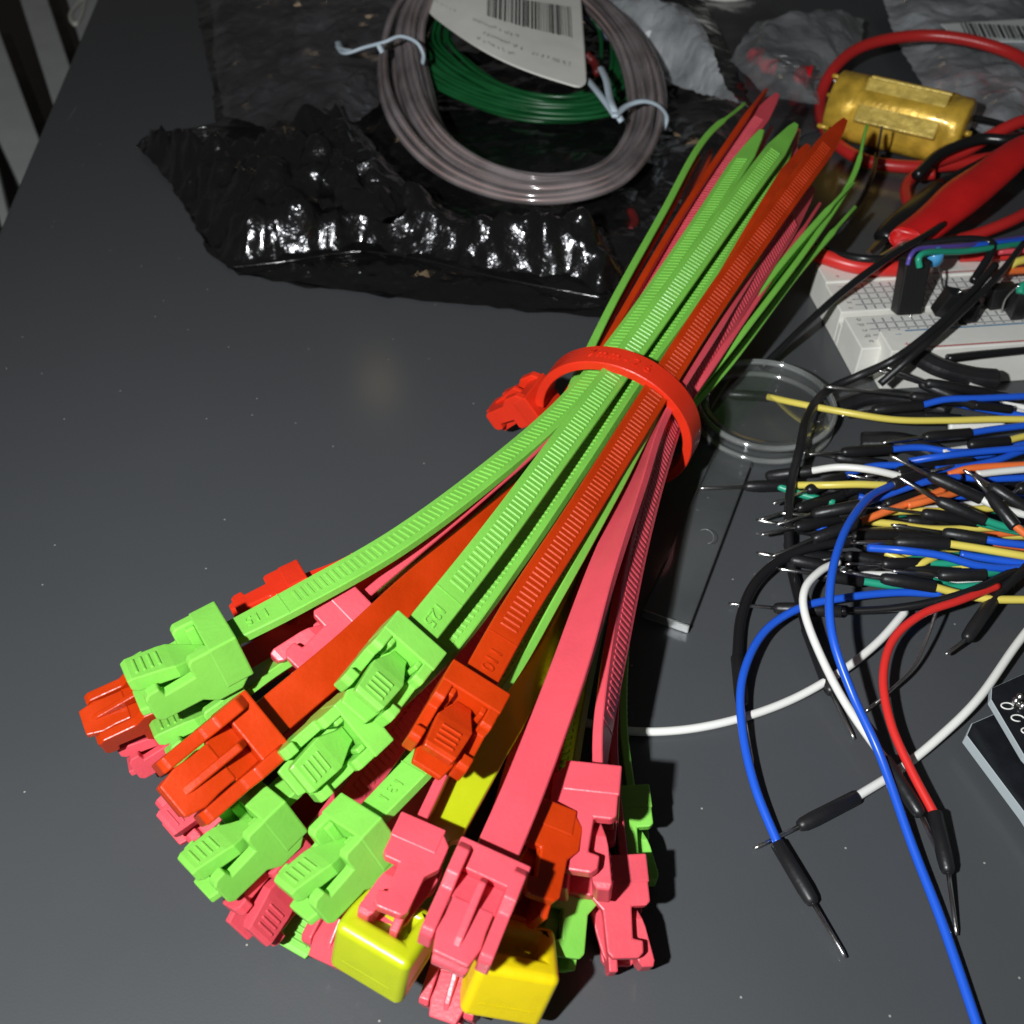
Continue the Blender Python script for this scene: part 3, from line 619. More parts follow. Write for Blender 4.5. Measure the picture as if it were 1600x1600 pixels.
b3 = sheet('plastic_bag', [(1142, 95, 5), (1160, 62, 8), (1182, 34, 9), (1290, 18, 9), (1350, 30, 7), (1345, 80, 5), (1290, 120, 4), (1285, 165, 4), (1200, 150, 5)], 'clear', 1.8, 1.8, 0.09, 5, 9, 31, ridge=0.8)
tag(b3, 'small clear zip bag holding red diodes behind the gold cylinder', 'bag')
b4 = sheet('plastic_bag', [(1372, -20, 6), (1640, -30, 8), (1640, 240, 6), (1540, 215, 4), (1450, 150, 4), (1400, 60, 5)], 'milky', 2.4, 2.2, 0.07, 4, 12, 41, ridge=0.7)
tag(b4, 'greyish clear plastic bag in the far right corner', 'bag')
b5 = sheet('plastic_bag', [(1085, 5, 1), (1200, 0, 1), (1260, 60, 1), (1300, 190, 1), (1220, 235, 1), (1160, 120, 1), (1110, 60, 1)], 'darkclear', 3, 1.2, 0.06, 1, 8, 51, ridge=0.5)
tag(b5, 'dull grey clear film lying flat between the two shinier bags', 'bag')
mb = MB(P(1550, 45, 12)); 
for i in range(22):
    x = 1500 + i * 5 + (i % 3); mb.add([P(x, 35 + i * .3, 12), P(x + 2 + i % 2, 35 + i * .3, 12), P(x + 12 + i % 2, 56 + i * .3, 12), P(x + 10, 56 + i * .3, 12)], [(0, 1, 2, 3)])
bc = mb.build('barcode_sticker', 'ink', None, fix=False); bc.location = P(1550, 45, 12) * S
mb = MB(P(1550, 45, 12)); mb.prism([tuple(P(x, y, 11.5)) for x, y in ((1470, 38), (1640, 28), (1640, 66), (1500, 64))], lambda p: (p[0], p[1], 11.3), lambda p: (p[0], p[1], 11.6)); s_ = mb.build('sticker_backing', 'slat', bc)
tag(bc, 'pale sticker with slanted barcode on the far right bag', 'sticker')
mb = MB(P(1130, -15, 4)); 
ring = [P(1130, -22, 5)]; c_ = P(1130, -14, 0)
mb.loft([[Vector((c_.x + r_ * math.cos(k * .2618), c_.y + r_ * math.sin(k * .2618), z)) for k in range(24)] for r_, z in ((13, 0.2), (13.5, 1), (13.5, 4), (12.6, 5), (3, 5.2))])
o = mb.build('bottle_cap', 'paper', None, False, bevel=0.3); o.location = P(1130, -15, 4) * S; tag(o, 'edge of a round white cap at the top of the photo', 'cap')
for lab_, x, y, s_ in (('red diode lens at the left end of the zip bag', 1182, 88, 3.0), ('red diode lens just right of the leftmost one in the zip bag', 1203, 104, 2.7), ('red diode lens nearest the gold cylinder', 1256, 118, 3.2)):
    o_ = P(x, y, 5.5); r_ = thing('diode', o_, lab_, 'diode', 'red diodes in the zip bag')
    mb = MB(o_); dr = (P(x + 40, y + 7, 5.5) - o_).normalized()
    mb.tube([o_ - dr * 3.4, o_ - dr * 3, o_ - dr * 1.8, o_ + dr * 1.5, o_ + dr * 1.6, o_ + dr * 2.4], [0.3, s_ * .6, s_ * .95, s_, s_ * 1.15, s_ * 1.15], 12); mb.build('lens', 'led', r_, True)
    for q in (-1.0, 0.9):
        mb = MB(o_); sd = dr.cross(Vector((0, 0, 1))) * q; mb.tube([o_ + dr * 2.4 + sd, o_ + dr * 9 + sd * 1.8 + Vector((0, 0, 1)), o_ + dr * 16 + sd * 3], 0.3, 6); mb.build('lead', 'metal', r_, True)
# ---------------------------------------------------------------- gold cylinder
ca = P(1302, 160, 10.5); cb = P(1508, 208, 10.5); ad = (cb - ca).normalized(); up = Vector((0, 0, 1)); sd = ad.cross(up).normalized(); LL = (cb - ca).length
mo = thing('taped_motor', P(1400, 190, 0), 'gold coloured cylinder with flat side panels, wrapped in shiny tape', 'motor'); MO = P(1400, 190, 0)
mb = MB(MO); rings = []
for s_, r_, sqr in ((0, 8.6, 0), (0.6, 9.5, 0), (7.5, 9.6, 0), (8.2, 9.3, .5), (9, 9.2, 1), (LL - 6, 9.2, 1), (LL - 4.5, 9.3, .5), (LL - 3.5, 9.5, .3), (LL - .8, 9.4, .3), (LL, 8.5, .3)):
    ring = []
    for k in range(32):
        t = k * math.pi / 16; cx, sx = math.cos(t), math.sin(t); q = 1 / max(abs(cx), abs(sx)); f = 1 + (min(q, 1.16) - 1.0) * sqr - 0.06 * sqr
        ring.append(ca + ad * s_ + (sd * cx + up * sx) * r_ * f)
    rings.append(ring)
mb.loft(rings); mb.build('body', 'gold', mo, True)
for ang in (40, 112):
    t = math.radians(ang); od = sd * math.cos(t) + up * math.sin(t); tv = sd * -math.sin(t) + up * math.cos(t)
    mb = MB(MO); mx = Matrix.Translation(ca) @ Matrix((ad, tv, od)).transposed().to_4x4()
    mb.box((9.5, -(6.5 if ang < 90 else 4.2), 7.6), (LL - 6.5, 6.5 if ang < 90 else 4.2, 9.75), mx); mb.build('side_panel', 'goldp', mo, bevel=0.5)
for x, y in ((1298, 118), (1290, 148), (1275, 196)):
    mb = MB(MO); c_ = P(x + 12, y + 2, 11); mb.tube([c_ + ad * 1.5, c_ - ad * 1.6, c_ - ad * 2.0], [0.7, 0.7, 0.3], 8); mb.build('stud', 'gold', mo, True)
mb = MB(MO); mb.tube([cb - ad * .5, cb + ad * 1.8], 0.9, 8); mb.build('shaft_stub', 'gold', mo, True)
mb = MB(MO); mb.tube(pxpath([(1378, 198, 21), (1374, 222, 16), (1370, 244, 8)], 5), 0.35, 6); mb.build('tape_seam', 'wood', mo, True)
# ---------------------------------------------------------------- breadboard
bb = thing('breadboard', P(1340, 480, 0), 'white solderless breadboard plugged full of parts at the right', 'breadboard')
BBO = P(1340, 480, 0); ang = math.radians(6)
r1_ = Vector((math.cos(ang), math.sin(ang), 0)); c1_ = Vector((math.sin(ang), -math.cos(ang), 0)); tl = P(1275, 415, 8.5); tl.z = 0
def BX(u, v, z=0): return tl + r1_ * u + c1_ * v + Vector((0, 0, z))
MX = Matrix.Translation(tl) @ Matrix((r1_, -c1_, Vector((0, 0, 1)))).transposed().to_4x4()
PT = 2.3
def bbox_(mb, u0, u1, v0, v1, z0, z1): mb.box((u0, -v1, z0), (u1, -v0, z1), MX)
mb = MB(BBO); bbox_(mb, 0, 120, 0, 8, 0, 8.9); mb.build('power_rail', 'board', bb, bevel=0.3)
mb = MB(BBO); bbox_(mb, -0.3, 120, 8.05, 20.2, 0, 8.5); bbox_(mb, -0.3, 120, 20.2, 22.2, 0, 6.0); bbox_(mb, -0.3, 120, 22.2, 34.6, 0, 8.5); mb.build('socket_block', 'board', bb, bevel=0.3)
mb = MB(BBO); bbox_(mb, 4.2, 124, 31.5, 39.5, 0.0, 11.0); mb.build('power_rail', 'board', bb, bevel=0.3)
mb = MB(BBO)
def holes(u0, n_, v0, rows, z, skip=0):
    for i in range(n_):
        if skip and i % 6 == 5: continue
        for j in range(rows):
            u = u0 + i * PT; v = v0 + j * PT * .98; q = 0.88
            mb.add([BX(u - q, v - q, z), BX(u + q, v - q, z), BX(u + q, v + q, z), BX(u - q, v + q, z)], [(0, 1, 2, 3)])
holes(6, 30, 2.6, 2, 8.92, 1); holes(5, 32, 9.8, 5, 8.52); holes(5, 32, 24.2, 4, 8.52); holes(12, 28, 34.3, 2, 11.02, 1)
o = mb.build('contact_holes', 'white', bb, fix=False); tag(o, None, None)
mb = MB(BBO)   # the grooves between the sockets, as in the photo grey lines between bright pads
for v0, rows, z, u0 in ((9.8, 5, 8.53, 5), (24.2, 4, 8.53, 5)):
    for j in range(rows):
        for i in range(31):
            u = u0 + (i + .5) * PT; v = v0 + j * PT * .98; mb.add([BX(u - .2, v - .8, z), BX(u + .2, v - .8, z), BX(u + .2, v + .8, z), BX(u - .2, v + .8, z)], [(0, 1, 2, 3)])
    for j in range(rows - 1):
        v = v0 + (j + .5) * PT * .98; mb.add([BX(u0 - 1, v - .15, z + .01), BX(u0 + 31 * PT, v - .15, z + .01), BX(u0 + 31 * PT, v + .15, z + .01), BX(u0 - 1, v + .15, z + .01)], [(0, 1, 2, 3)])
mb.build('socket_grooves', 'hole', bb, fix=False)
for v, z, c_, ua in ((0.7, 8.93, 'blue_ink', 8), (7.0, 8.93, 'red_ink', 8), (32.3, 11.03, 'blue_ink', 10), (38.7, 11.03, 'red_ink', 13)):
    mb = MB(BBO); mb.add([BX(ua, v - .22, z), BX(118, v - .22, z), BX(118, v + .22, z), BX(ua, v + .22, z)], [(0, 1, 2, 3)]); mb.build('rail_line', c_, bb, fix=False)
for txt, u, v, z, c_, sz in [('+', 3.5, 6, 8.93, 'red_ink', 2.6), ('\u2212', 8.0, 33.6, 11.03, 'blue_ink', 3), ('+', 8.6, 37.4, 11.03, 'red_ink', 3.2)] + [(t, 2.6, 9.8 + i * PT * .98, 8.53, 'ink', 1.7) for i, t in enumerate('jihgf')] + [(t, 2.6, 23.6 + i * PT * .92, 8.53, 'ink', 2.3) for i, t in enumerate('edcba')]:
    me = text_mesh(txt, sz, 0.01); o = link('printed_mark', me, bb, c_); dn = c1_
    o.matrix_basis = basis(-c1_, -r1_ , Vector((0, 0, 1)), BX(u, v, z + .01) - BBO) if txt.isalpha() else basis(r1_, -c1_, Vector((0, 0, 1)), BX(u, v, z + .01) - BBO)
# parts plugged in the board
def block(name, lab_, cat, px0, h0, px1, h1, w_, dpt, m='blackp', grp=None):
    """box from base centre pixel to top centre pixel"""
    a_ = P(px0[0], px0[1], h0); b_ = P(px1[0], px1[1], h1); z = (b_ - a_).normalized(); x = (r1_ - z * r1_.dot(z)).normalized(); y = z.cross(x)
    mb = MB(a_); mb.box((-w_ / 2, -dpt / 2, 0), (w_ / 2, dpt / 2, (b_ - a_).length), Matrix.Translation(a_) @ Matrix((x, y, z)).transposed().to_4x4())
    o = mb.build(name, m, None, bevel=0.35); o.location = a_ * S; tag(o, lab_, cat, grp); return o
g_ = 'black jumper housings standing in the breadboard'
block('jumper_housing', 'tall black housing at the left holding the violet and teal wires', 'housing', (1415, 488), 8.6, (1430, 404), 21, 6, 4, grp=g_)
block('jumper_housing', 'black housing leaning left in the middle of the board', 'housing', (1468, 490), 8.6, (1494, 455), 15, 4.2, 3.5, grp=g_)
block('jumper_housing', 'short black housing just right of the leaning one', 'housing', (1508, 498), 8.6, (1515, 470), 14, 4.2, 4, grp=g_)
block('jumper_housing', 'black housing with the short teal wire by the right edge', 'housing', (1585, 492), 8.6, (1598, 450), 17, 3.2, 4, grp=g_)
block('transistor', 'squat black part under the coral red wire near the right edge', 'transistor', (1560, 478), 8.6, (1568, 446), 14, 6.0, 3.5)
def wirething(name, lab_, cat, m, kn, r_=0.8, grp=None, n=8, seg=10):
    o_ = P(*kn[0]); mb = MB(o_); mb.tube(pxpath(kn, seg), r_, n); o = mb.build(name, m, None, True); o.location = o_ * S; tag(o, lab_, cat, grp); return o
g_ = 'short wires on the breadboard'
wirething('wire', 'short violet wire going into the tall black housing', 'wire', 'violet', [(1418, 414, 21), (1424, 398, 23), (1440, 388, 23), (1500, 384, 20), (1560, 376, 16), (1640, 366, 13)], 0.55, g_)
wirething('wire', 'short teal wire beside the violet one in the tall black housing', 'wire', 'gwire', [(1437, 418, 21), (1436, 402, 23), (1452, 394, 23), (1500, 393, 20), (1545, 388, 18), (1600, 380, 15)], 0.75, g_)
wirething('wire', 'navy wire lying along the teal one behind the blue bead', 'wire', 'blue', [(1470, 390, 18), (1520, 384, 18), (1560, 380, 17), (1640, 370, 14)], 0.8, g_)
wirething('wire', 'coral red wire crossing the board at the right edge', 'wire', 'owire', [(1545, 428, 14), (1575, 424, 14), (1640, 420, 13)], 0.9, g_)
wirething('wire', 'yellow wire stub at the right edge above the coral one', 'wire', 'ywire', [(1578, 416, 15), (1592, 408, 16), (1640, 398, 16)], 1.0, g_)
wirething('wire', 'red wire along the back rail of the board at the right edge', 'wire', 'rwire', [(1500, 402, 10), (1560, 400, 11), (1640, 398, 11)], 1.2, g_)
wirething('wire', 'teal wire end plugged in at the right edge', 'wire', 'gwire', [(1594, 458, 17), (1600, 446, 18), (1640, 440, 18)], 1.0, g_)
wirething('wire', 'pinkish wire at the top right of the board above the red rail wire', 'wire', 'pink', [(1560, 394, 15), (1640, 388, 16)], 0.7, g_)
o_ = P(1460, 400, 20); r_ = thing('led', o_, 'light blue bead with two long bare leads standing in the board', 'led')
mb = MB(o_); mb.tube([P(1462, 392, 22), P(1461, 395, 21.5), P(1460, 405, 19), P(1460, 412, 17.5)], [0.8, 1.9, 2.0, 1.2], 14); mb.build('bead', 'sky', r_, True)
for kn in ([(1458, 410, 18), (1455, 425, 15), (1438, 455, 11), (1422, 495, 8.6)], [(1463, 410, 18), (1470, 430, 14), (1475, 460, 8.8)]):
    mb = MB(o_); mb.tube(pxpath(kn, 6), 0.32, 6); mb.build('lead', 'metal', r_, True)
for lab_, kn in (('bare bent lead between the tall housing and the blue bead', [(1480, 462, 8.6), (1500, 456, 15), (1530, 448, 12)]), ('bare bent lead rising near the right edge of the board', [(1565, 488, 8.6), (1572, 466, 13), (1590, 448, 18), (1610, 440, 18)])):
    wirething('bare_lead', lab_, 'wire', 'metal', kn, 0.3, 'bare leads on the breadboard', 6)
# ---------------------------------------------------------------- red cables, black cables, clip
g_ = 'thick test lead cables'
wirething('test_lead', 'thick red cable looping around the gold cylinder', 'cable', 'rcable', [(1640, 130, 14), (1590, 88, 15), (1510, 62, 16), (1430, 56, 15), (1350, 72, 13), (1303, 108, 9), (1282, 160, 3), (1296, 212, 2.5), (1345, 248, 2.5), (1410, 260, 3), (1480, 258, 4), (1560, 246, 6), (1640, 240, 8)], 1.9, g_, 12)
wirething('test_lead', 'thick red cable from the right edge passing above the red clip', 'cable', 'rcable', [(1640, 178, 16), (1590, 192, 15), (1545, 214, 12), (1500, 240, 8), (1450, 256, 6.5)], 1.8, g_, 12)
wirething('test_lead', 'small curl of red cable left of the red clip', 'cable', 'rcable', [(1460, 272, 5), (1428, 276, 4), (1415, 300, 3), (1428, 335, 3), (1450, 350, 3)], 1.6, g_, 12)
wirething('test_lead', 'red cable leaving below the red clip to the right edge', 'cable', 'rcable', [(1640, 312, 8), (1580, 345, 7), (1520, 368, 5), (1480, 378, 4)], 1.6, g_, 12)
wirething('test_lead', 'bright red cable lying on the far left corner of the breadboard', 'cable', 'rwire', [(1262, 392, 10), (1290, 402, 10.8), (1340, 416, 10.8), (1400, 420, 10.8), (1440, 412, 12)], 1.9, g_, 12)
g_ = 'black cables'
wirething('black_cable', 'black cable sagging from behind the lime straps to the clip', 'cable', 'blackw', [(1272, 382, 10), (1300, 394, 12), (1350, 404, 13.5), (1400, 402, 14), (1430, 385, 16), (1500, 374, 18), (1545, 378, 18), (1548, 395, 17), (1520, 440, 13)], 1.0, g_)
wirething('black_cable', 'black cable running diagonally over the left end of the breadboard', 'cable', 'blackw', [(1190, 575, 3), (1262, 505, 9), (1330, 445, 14), (1400, 395, 17), (1440, 372, 18), (1475, 350, 16)], 0.9, g_)
wirething('black_cable', 'black cable over the front corner of the breadboard down to the round clear case', 'cable', 'black', [(1555, 415, 17), (1520, 455, 17), (1465, 510, 17), (1400, 560, 14), (1340, 588, 8), (1290, 612, 6), (1262, 650, 9), (1250, 700, 9), (1236, 760, 6), (1232, 830, 4), (1240, 900, 2), (1262, 960, 1.5)], 0.95, g_)
wirething('black_cable', 'second black cable beside the front corner one, from the white lead', 'cable', 'black', [(1600, 380, 16), (1560, 430, 17), (1500, 490, 17), (1430, 552, 15), (1375, 600, 9)], 0.85, g_)
wirething('black_cable', 'black cable passing below the gold cylinder to the right edge', 'cable', 'blackw', [(1432, 275, 9), (1470, 240, 11), (1530, 218, 13), (1580, 218, 14), (1640, 205, 14)], 1.6, g_)
wirething('black_cable', 'thin black wire from the gold cylinder end to the right edge', 'cable', 'blackw', [(1518, 184, 11), (1550, 190, 12), (1590, 202, 13), (1640, 222, 12)], 1.0, g_)
wirething('black_cable', 'thin olive black wire curving along the red clip', 'cable', 'blackp', [(1545, 245, 7), (1500, 268, 7), (1462, 288, 6), (1430, 330, 5)], 0.7, g_)
wirething('black_cable', 'short thin black wire crossing under the gold cylinder', 'cable', 'blackw', [(1370, 240, 6), (1362, 275, 5), (1340, 320, 2), (1300, 360, 1)], 0.7, g_)
cl = thing('alligator_clip', P(1480, 330, 0), 'red insulated alligator clip with its jaws towards the breadboard', 'clip', 'alligator clips'); CO = P(1480, 330, 0)
mb = MB(CO)
kn = [(1640, 205, 20, 2.2), (1600, 228, 19, 3.6), (1575, 250, 18, 4.8), (1545, 275, 17, 5.2), (1505, 305, 16, 5.8), (1470, 335, 15, 5.2), (1445, 355, 14.5, 4.9), (1420, 372, 14, 4.6), (1417, 374, 14, 4.2)]
cs = catmull(kn, 5); mb.tube([P(a_, b_, c_) for a_, b_, c_, d_ in cs], [d_ for *_, d_ in cs], 18, sq=0.62); mb.build('boot', 'boot', cl, True)
for k_, (kn, r_) in enumerate((([(1425, 372, 14), (1400, 388, 13), (1375, 402, 12.5)], 1.3), ([(1438, 376, 12), (1418, 392, 11), (1384, 400, 12)], 1.0))):
    mb = MB(CO); pp = pxpath(kn, 6); mb.tube(pp, [r_ * (1 - 0.4 * i / len(pp)) for i in range(len(pp))], 4, sq=0.5); mb.build('jaw', 'metal', cl)
mb = MB(CO); mb.tube(pxpath([(1432, 377, 16), (1410, 388, 16)], 4), 0.9, 8); mb.build('white_sleeve', 'white', cl, True)
cl = thing('alligator_clip', P(1400, 350, 0), 'black insulated alligator clip lying left of the red one', 'clip', 'alligator clips'); CO = P(1400, 350, 0)
mb = MB(CO); cs = catmull([(1470, 285, 7, 1.6), (1445, 310, 8, 2.6), (1415, 340, 9, 3.4), (1390, 362, 9, 3.0), (1380, 372, 9, 2.6)], 5); mb.tube([P(a_, b_, c_) for a_, b_, c_, d_ in cs], [d_ for *_, d_ in cs], 14, sq=.7); mb.build('boot', 'blackw', cl, True)
mb = MB(CO); pp = pxpath([(1385, 370, 9), (1370, 385, 10), (1358, 396, 11)], 5); mb.tube(pp, [1.5 - .6 * i / len(pp) for i in range(len(pp))], 4, sq=.5); mb.build('jaw', 'dmetal', cl)
# ---------------------------------------------------------------- round clear case and acrylic strip
cc = P(1190, 655, 0); rc_ = 15.4
case = thing('coin_case', cc, 'round clear plastic case lying right of the red band', 'case'); 
def lathe(prof, cen, parent, name, m, n=64, smooth=True):
    mb = MB(cen); mb.loft([[cen + Vector((r_ * math.cos(k * 2 * math.pi / n), r_ * math.sin(k * 2 * math.pi / n), z)) for k in range(n)] for r_, z in prof], caps=False)
    o_ = mb.build(name, m, parent, smooth, fix=False); o_.data.set_sharp_from_angle(angle=math.radians(20)); return o_
lathe([(0.01, 4.2), (rc_ - 3.2, 4.2), (rc_ - 2.6, 4.9), (rc_ - 1.4, 5.3), (rc_ - .5, 5.1), (rc_, 4.4), (rc_, 2.9)], cc, case, 'lid', 'acryl')
lathe([(rc_ - .4, 3.2), (rc_ - .2, 1.0), (rc_ - .8, 0.4), (rc_ - 2.4, .3), (rc_ - 3, 0.8), (0.01, .8)], cc, case, 'base', 'acryl')
for r_, z, t_ in ((rc_ - .5, 4.6, .75), (rc_ - .4, 1.0, .7)):
    mb = MB(cc); mb.tube([cc + Vector((r_ * math.cos(k * .0982), r_ * math.sin(k * .0982), z)) for k in range(65)], t_, 6, caps=False); mb.build('rim', 'acedge', case, True)
s0 = P(1045, 968, 0); q_ = [P(1003, 950, 2.4), P(1078, 976, 2.4), P(1175, 720, 2.4), P(1118, 700, 2.4)]
for p in q_: p.z = 0
strip = thing('acrylic_strip', s0, 'flat clear acrylic strip on the desk below the round case', 'strip')
mb = MB(s0); mb.prism([tuple(p) for p in q_], lambda p: (p[0], p[1], .15), lambda p: (p[0], p[1], 2.4)); mb.build('body', 'acryl', strip, bevel=.3)
mb = MB(s0); ctr_ = (q_[0] + q_[1]) / 2; e_ = (q_[1] - q_[0]).normalized(); mb.prism([tuple(q_[0] - e_ * .05), tuple(q_[1] + e_ * .05)][:2] + [tuple(q_[1] + Vector((.2, -.5, 0)) + e_ * -.4), tuple(q_[0] + Vector((.2, -.5, 0)) + e_ * .6)], lambda p: (p[0], p[1], .2), lambda p: (p[0], p[1], 2.3)); mb.build('frosted_end', 'acedge', strip, bevel=.15)
for a_, b_ in ((0, 3), (1, 2)):
    mb = MB(s0); mb.tube([q_[a_] + Vector((0, 0, .25)), q_[b_] + Vector((0, 0, .25))], .2, 6); mb.build('edge_line', 'blackp', strip)  # dark refraction along the long edges, put in as thin black tubes
mb = MB(s0); c_ = P(1103, 838, 2.6); mb.tube([c_ + Vector((1.5 * math.cos(t * .3), 1.9 * math.sin(t * .3), 0)) for t in range(-5, 8)], 0.09, 5); mb.build('moulding_mark', 'acedge', strip, True)
# ---------------------------------------------------------------- small circuit boards, lower right
for lab_, pl, z0, z1 in (('black circuit board with white print above the other one at the right edge', [(1549, 1075), (1600, 1052), (1700, 1060), (1700, 1290), (1600, 1180), (1548, 1092)], 8.0, 9.6), ('black circuit board lying lower at the right edge', [(1518, 1130), (1560, 1112), (1700, 1190), (1700, 1420), (1600, 1268), (1510, 1148)], 2.2, 4.6)):
    o_ = P(1600, 1180, 0); r_ = thing('circuit_board', o_, lab_, 'circuit board', 'small circuit boards')
    pp = [tuple(P(x, y, z1)) for x, y in pl]
    mb = MB(o_); mb.prism(pp, lambda p: (p[0], p[1], z0), lambda p: (p[0], p[1], z1)); mb.build('edge', 'pcbedge', r_, bevel=.15)
    cx = sum(p[0] for p in pp) / len(pp); cy = sum(p[1] for p in pp) / len(pp)
    mb = MB(o_); mb.prism([(cx + (p[0] - cx) * .985, cy + (p[1] - cy) * .985) for p in pp], lambda p: (p[0], p[1], z1 - .3), lambda p: (p[0], p[1], z1 + .05)); mb.build('face', 'pcb', r_)
    if z0 > 5:
        for i, (x, y) in enumerate(((1574, 1103), (1590, 1122), (1606, 1142))):
            p = P(x, y, z1 + .1); mb = MB(o_); mb.tube([p + Vector((1.0 * math.cos(t), .6 * math.sin(t), 0)) for t in [k * .45 for k in range(12 if i else 14)]], .13, 5); mb.build('white_print', 'white', r_, True)
        for x, y in ((1586, 1098), (1596, 1106), (1592, 1092)):
            p = P(x, y, z1); mb = MB(o_); mb.tube([p, p + Vector((0, 0, .9)), p + Vector((0.1, 0, 1.3))], [.9, .6, .1], 8); mb.build('solder_joint', 'metal', r_, True)
    else:
        for x, y in ((1556, 1112), (1561, 1116)):
            p = P(x, y, z1); mb = MB(o_); mb.tube([p, p + Vector((.3, .3, 3))], .35, 6); mb.build('pin', 'dmetal', r_, True)
# ---------------------------------------------------------------- jumper wires
def jumper(lab_, m, kn, a=None, b=None, r_=0.74, name='jumper_wire'):
    """kn wire knots; a / b: (boot far end, pin end) for the start / the end of the wire"""
    o_ = P(*kn[0]) if kn else P(*a[0]); root = thing(name, o_, lab_, 'jumper wire', 'loose jumper wires')
    if kn:
        mb = MB(o_); mb.tube(pxpath(kn, 10), r_, 10); mb.build('wire', m, root, True)
    for e, st_ in ((a, kn[0] if kn else None), (b, kn[-1] if kn else None)):
        if not e: continue
        if len(e) == 3: s_, f_, t_ = P(*e[0]), P(*e[1]), P(*e[2]) if e[2] else None
        else: s_, f_, t_ = P(*st_), P(*e[0]), P(*e[1]) if e[1] else None
        d_ = (f_ - s_).normalized(); L_ = (f_ - s_).length; s_ = s_ - d_ * .6
        mb = MB(o_); mb.tube([s_, s_ + d_ * .25, s_ + d_ * L_ * .8, s_ + d_ * (L_ - .3), s_ + d_ * (L_ + .35), s_ + d_ * (L_ + .6)], [0.95, 1.15, 1.2, 1.08, .85, .4], 14)
        bo = mb.build('boot', 'black', root, True)
        if t_ is not None:
            mb = MB(o_); mb.tube([f_, f_ + (t_ - f_) * .9, t_], [.36, .34, .22], 4 if False else 8); mb.build('metal_pin', 'metal', bo, True)
#J0
jumper('long blue jumper wire arching down to the bottom right edge', 'blue', [(1395, 757, 12), (1355, 780, 15), (1318, 835, 17), (1298, 910, 17), (1300, 990, 15), (1330, 1080, 11), (1375, 1180, 6), (1425, 1320, 3), (1475, 1450, 2), (1540, 1640, 1.5)], b=None, a=((1450, 738, 10), (1490, 728, 9)))
jumper('blue jumper wire bowing left with its black end pointing down at the bottom', 'blue', [(1470, 928, 5), (1400, 926, 5), (1320, 934, 5), (1250, 950, 5), (1192, 990, 5), (1160, 1060, 5), (1160, 1140, 4), (1180, 1230, 3), (1217, 1322, 1.6)], b=((1272, 1414, 1.4), (1322, 1497, .8)))
jumper('white jumper wire looping down beside the long blue one', 'white', [(1310, 878, 7), (1282, 892, 8), (1258, 920, 8), (1258, 960, 7), (1285, 1030, 5), (1325, 1105, 4), (1385, 1190, 4)], b=((1440, 1276, 3.5), (1480, 1362, 3)))
jumper('white jumper wire crossing under the red one from the right edge', 'white', [(1650, 930, 6), (1590, 1005, 5), (1530, 1090, 4), (1470, 1150, 2.5), (1405, 1203, 1.2), (1335, 1247, 1.3)], b=((1247, 1292, 1.3), (1178, 1326, .6)))
jumper('red jumper wire curving down to the two joined black ends', 'rwire', [(1560, 915, 8), (1500, 938, 9), (1440, 960, 9), (1395, 1000, 8), (1380, 1060, 7), (1392, 1130, 6), (1422, 1200, 5), (1462, 1275, 4)], b=((1482, 1366, 3), (1495, 1462, 1)))
jumper('white jumper wire coming out from under the pink straps at the left', 'white', [(880, 1120, .9), (970, 1141, .9), (1060, 1141, .9), (1150, 1124, .9), (1235, 1094, 1), (1310, 1052, 2), (1370, 1005, 3), (1415, 955, 4)])
jumper('shiny black jumper wire running right above the red one', 'blackw', [(1310, 955, 3.5), (1380, 952, 5), (1450, 942, 7), (1520, 922, 9), (1580, 894, 9), (1650, 868, 8)], a=((1208, 950, 1.5), (1138, 943, .8)))
jumper('thin bare grey wire bending between the red wire and the desk', 'metal', [(1466, 945, 9), (1448, 1000, 6), (1425, 1045, 4), (1390, 1080, 3), (1352, 1112, .6)], r_=.3, name='bare_wire')
jumper('stout black ended jumper pointing down left by the yellow wires', 'blackw', [(1650, 850, 9), (1600, 890, 9), (1560, 925, 7)], b=((1508, 1000, 5), (1477, 1023, 4)), r_=1.0)
jumper('yellow jumper wire entering the round clear case', 'ywire', [(1195, 619, 3), (1250, 631, 6), (1325, 645, 8), (1400, 656, 8), (1480, 657, 8), (1560, 655, 8), (1660, 656, 8)], a=((1135, 616, 2.2), None))
jumper('blue jumper wire from the black end above the long yellow one', 'blue', [(1437, 634, 9), (1480, 624, 10), (1540, 622, 10), (1660, 616, 10)], a=((1362, 641, 8), (1332, 645, 8)))
jumper('blue jumper wire sloping behind the upper white strips', 'blue', [(1470, 626, 7.5), (1530, 638, 7), (1600, 650, 7), (1660, 658, 7)])
jumper('white jumper strip slanting under the uppermost blue wires', 'white', [(1512, 606, 7), (1560, 622, 6), (1620, 642, 5), (1660, 655, 5)], r_=1.3)
jumper('white jumper strip just below the slanting one', 'white', [(1505, 614, 6), (1560, 636, 5), (1620, 656, 4)], r_=1.3)
jumper('white jumper strip directly under the long yellow wire', 'white', [(1482, 667, 5), (1520, 667, 5), (1566, 664, 5)], r_=1.1)
jumper('blue jumper wire with a black end below the long yellow wire', 'blue', [(1513, 677, 8), (1550, 671, 8), (1600, 665, 8), (1660, 656, 8)], a=((1442, 683, 8), (1378, 692, 7)))
jumper('yellow jumper wire stub at the right edge under the blue one', 'ywire', [(1572, 689, 8), (1600, 682, 8), (1660, 672, 8)], a=((1512, 695, 8), None))
jumper('pale double jumper strip left of the yellow stub', 'white', [(1472, 708, 5), (1510, 702, 5), (1545, 698, 5)], r_=.9)
jumper('pale blue jumper wire running right under the black ends', 'blue', [(1420, 721, 7), (1470, 713, 9), (1530, 706, 9), (1600, 700, 9), (1660, 694, 9)])
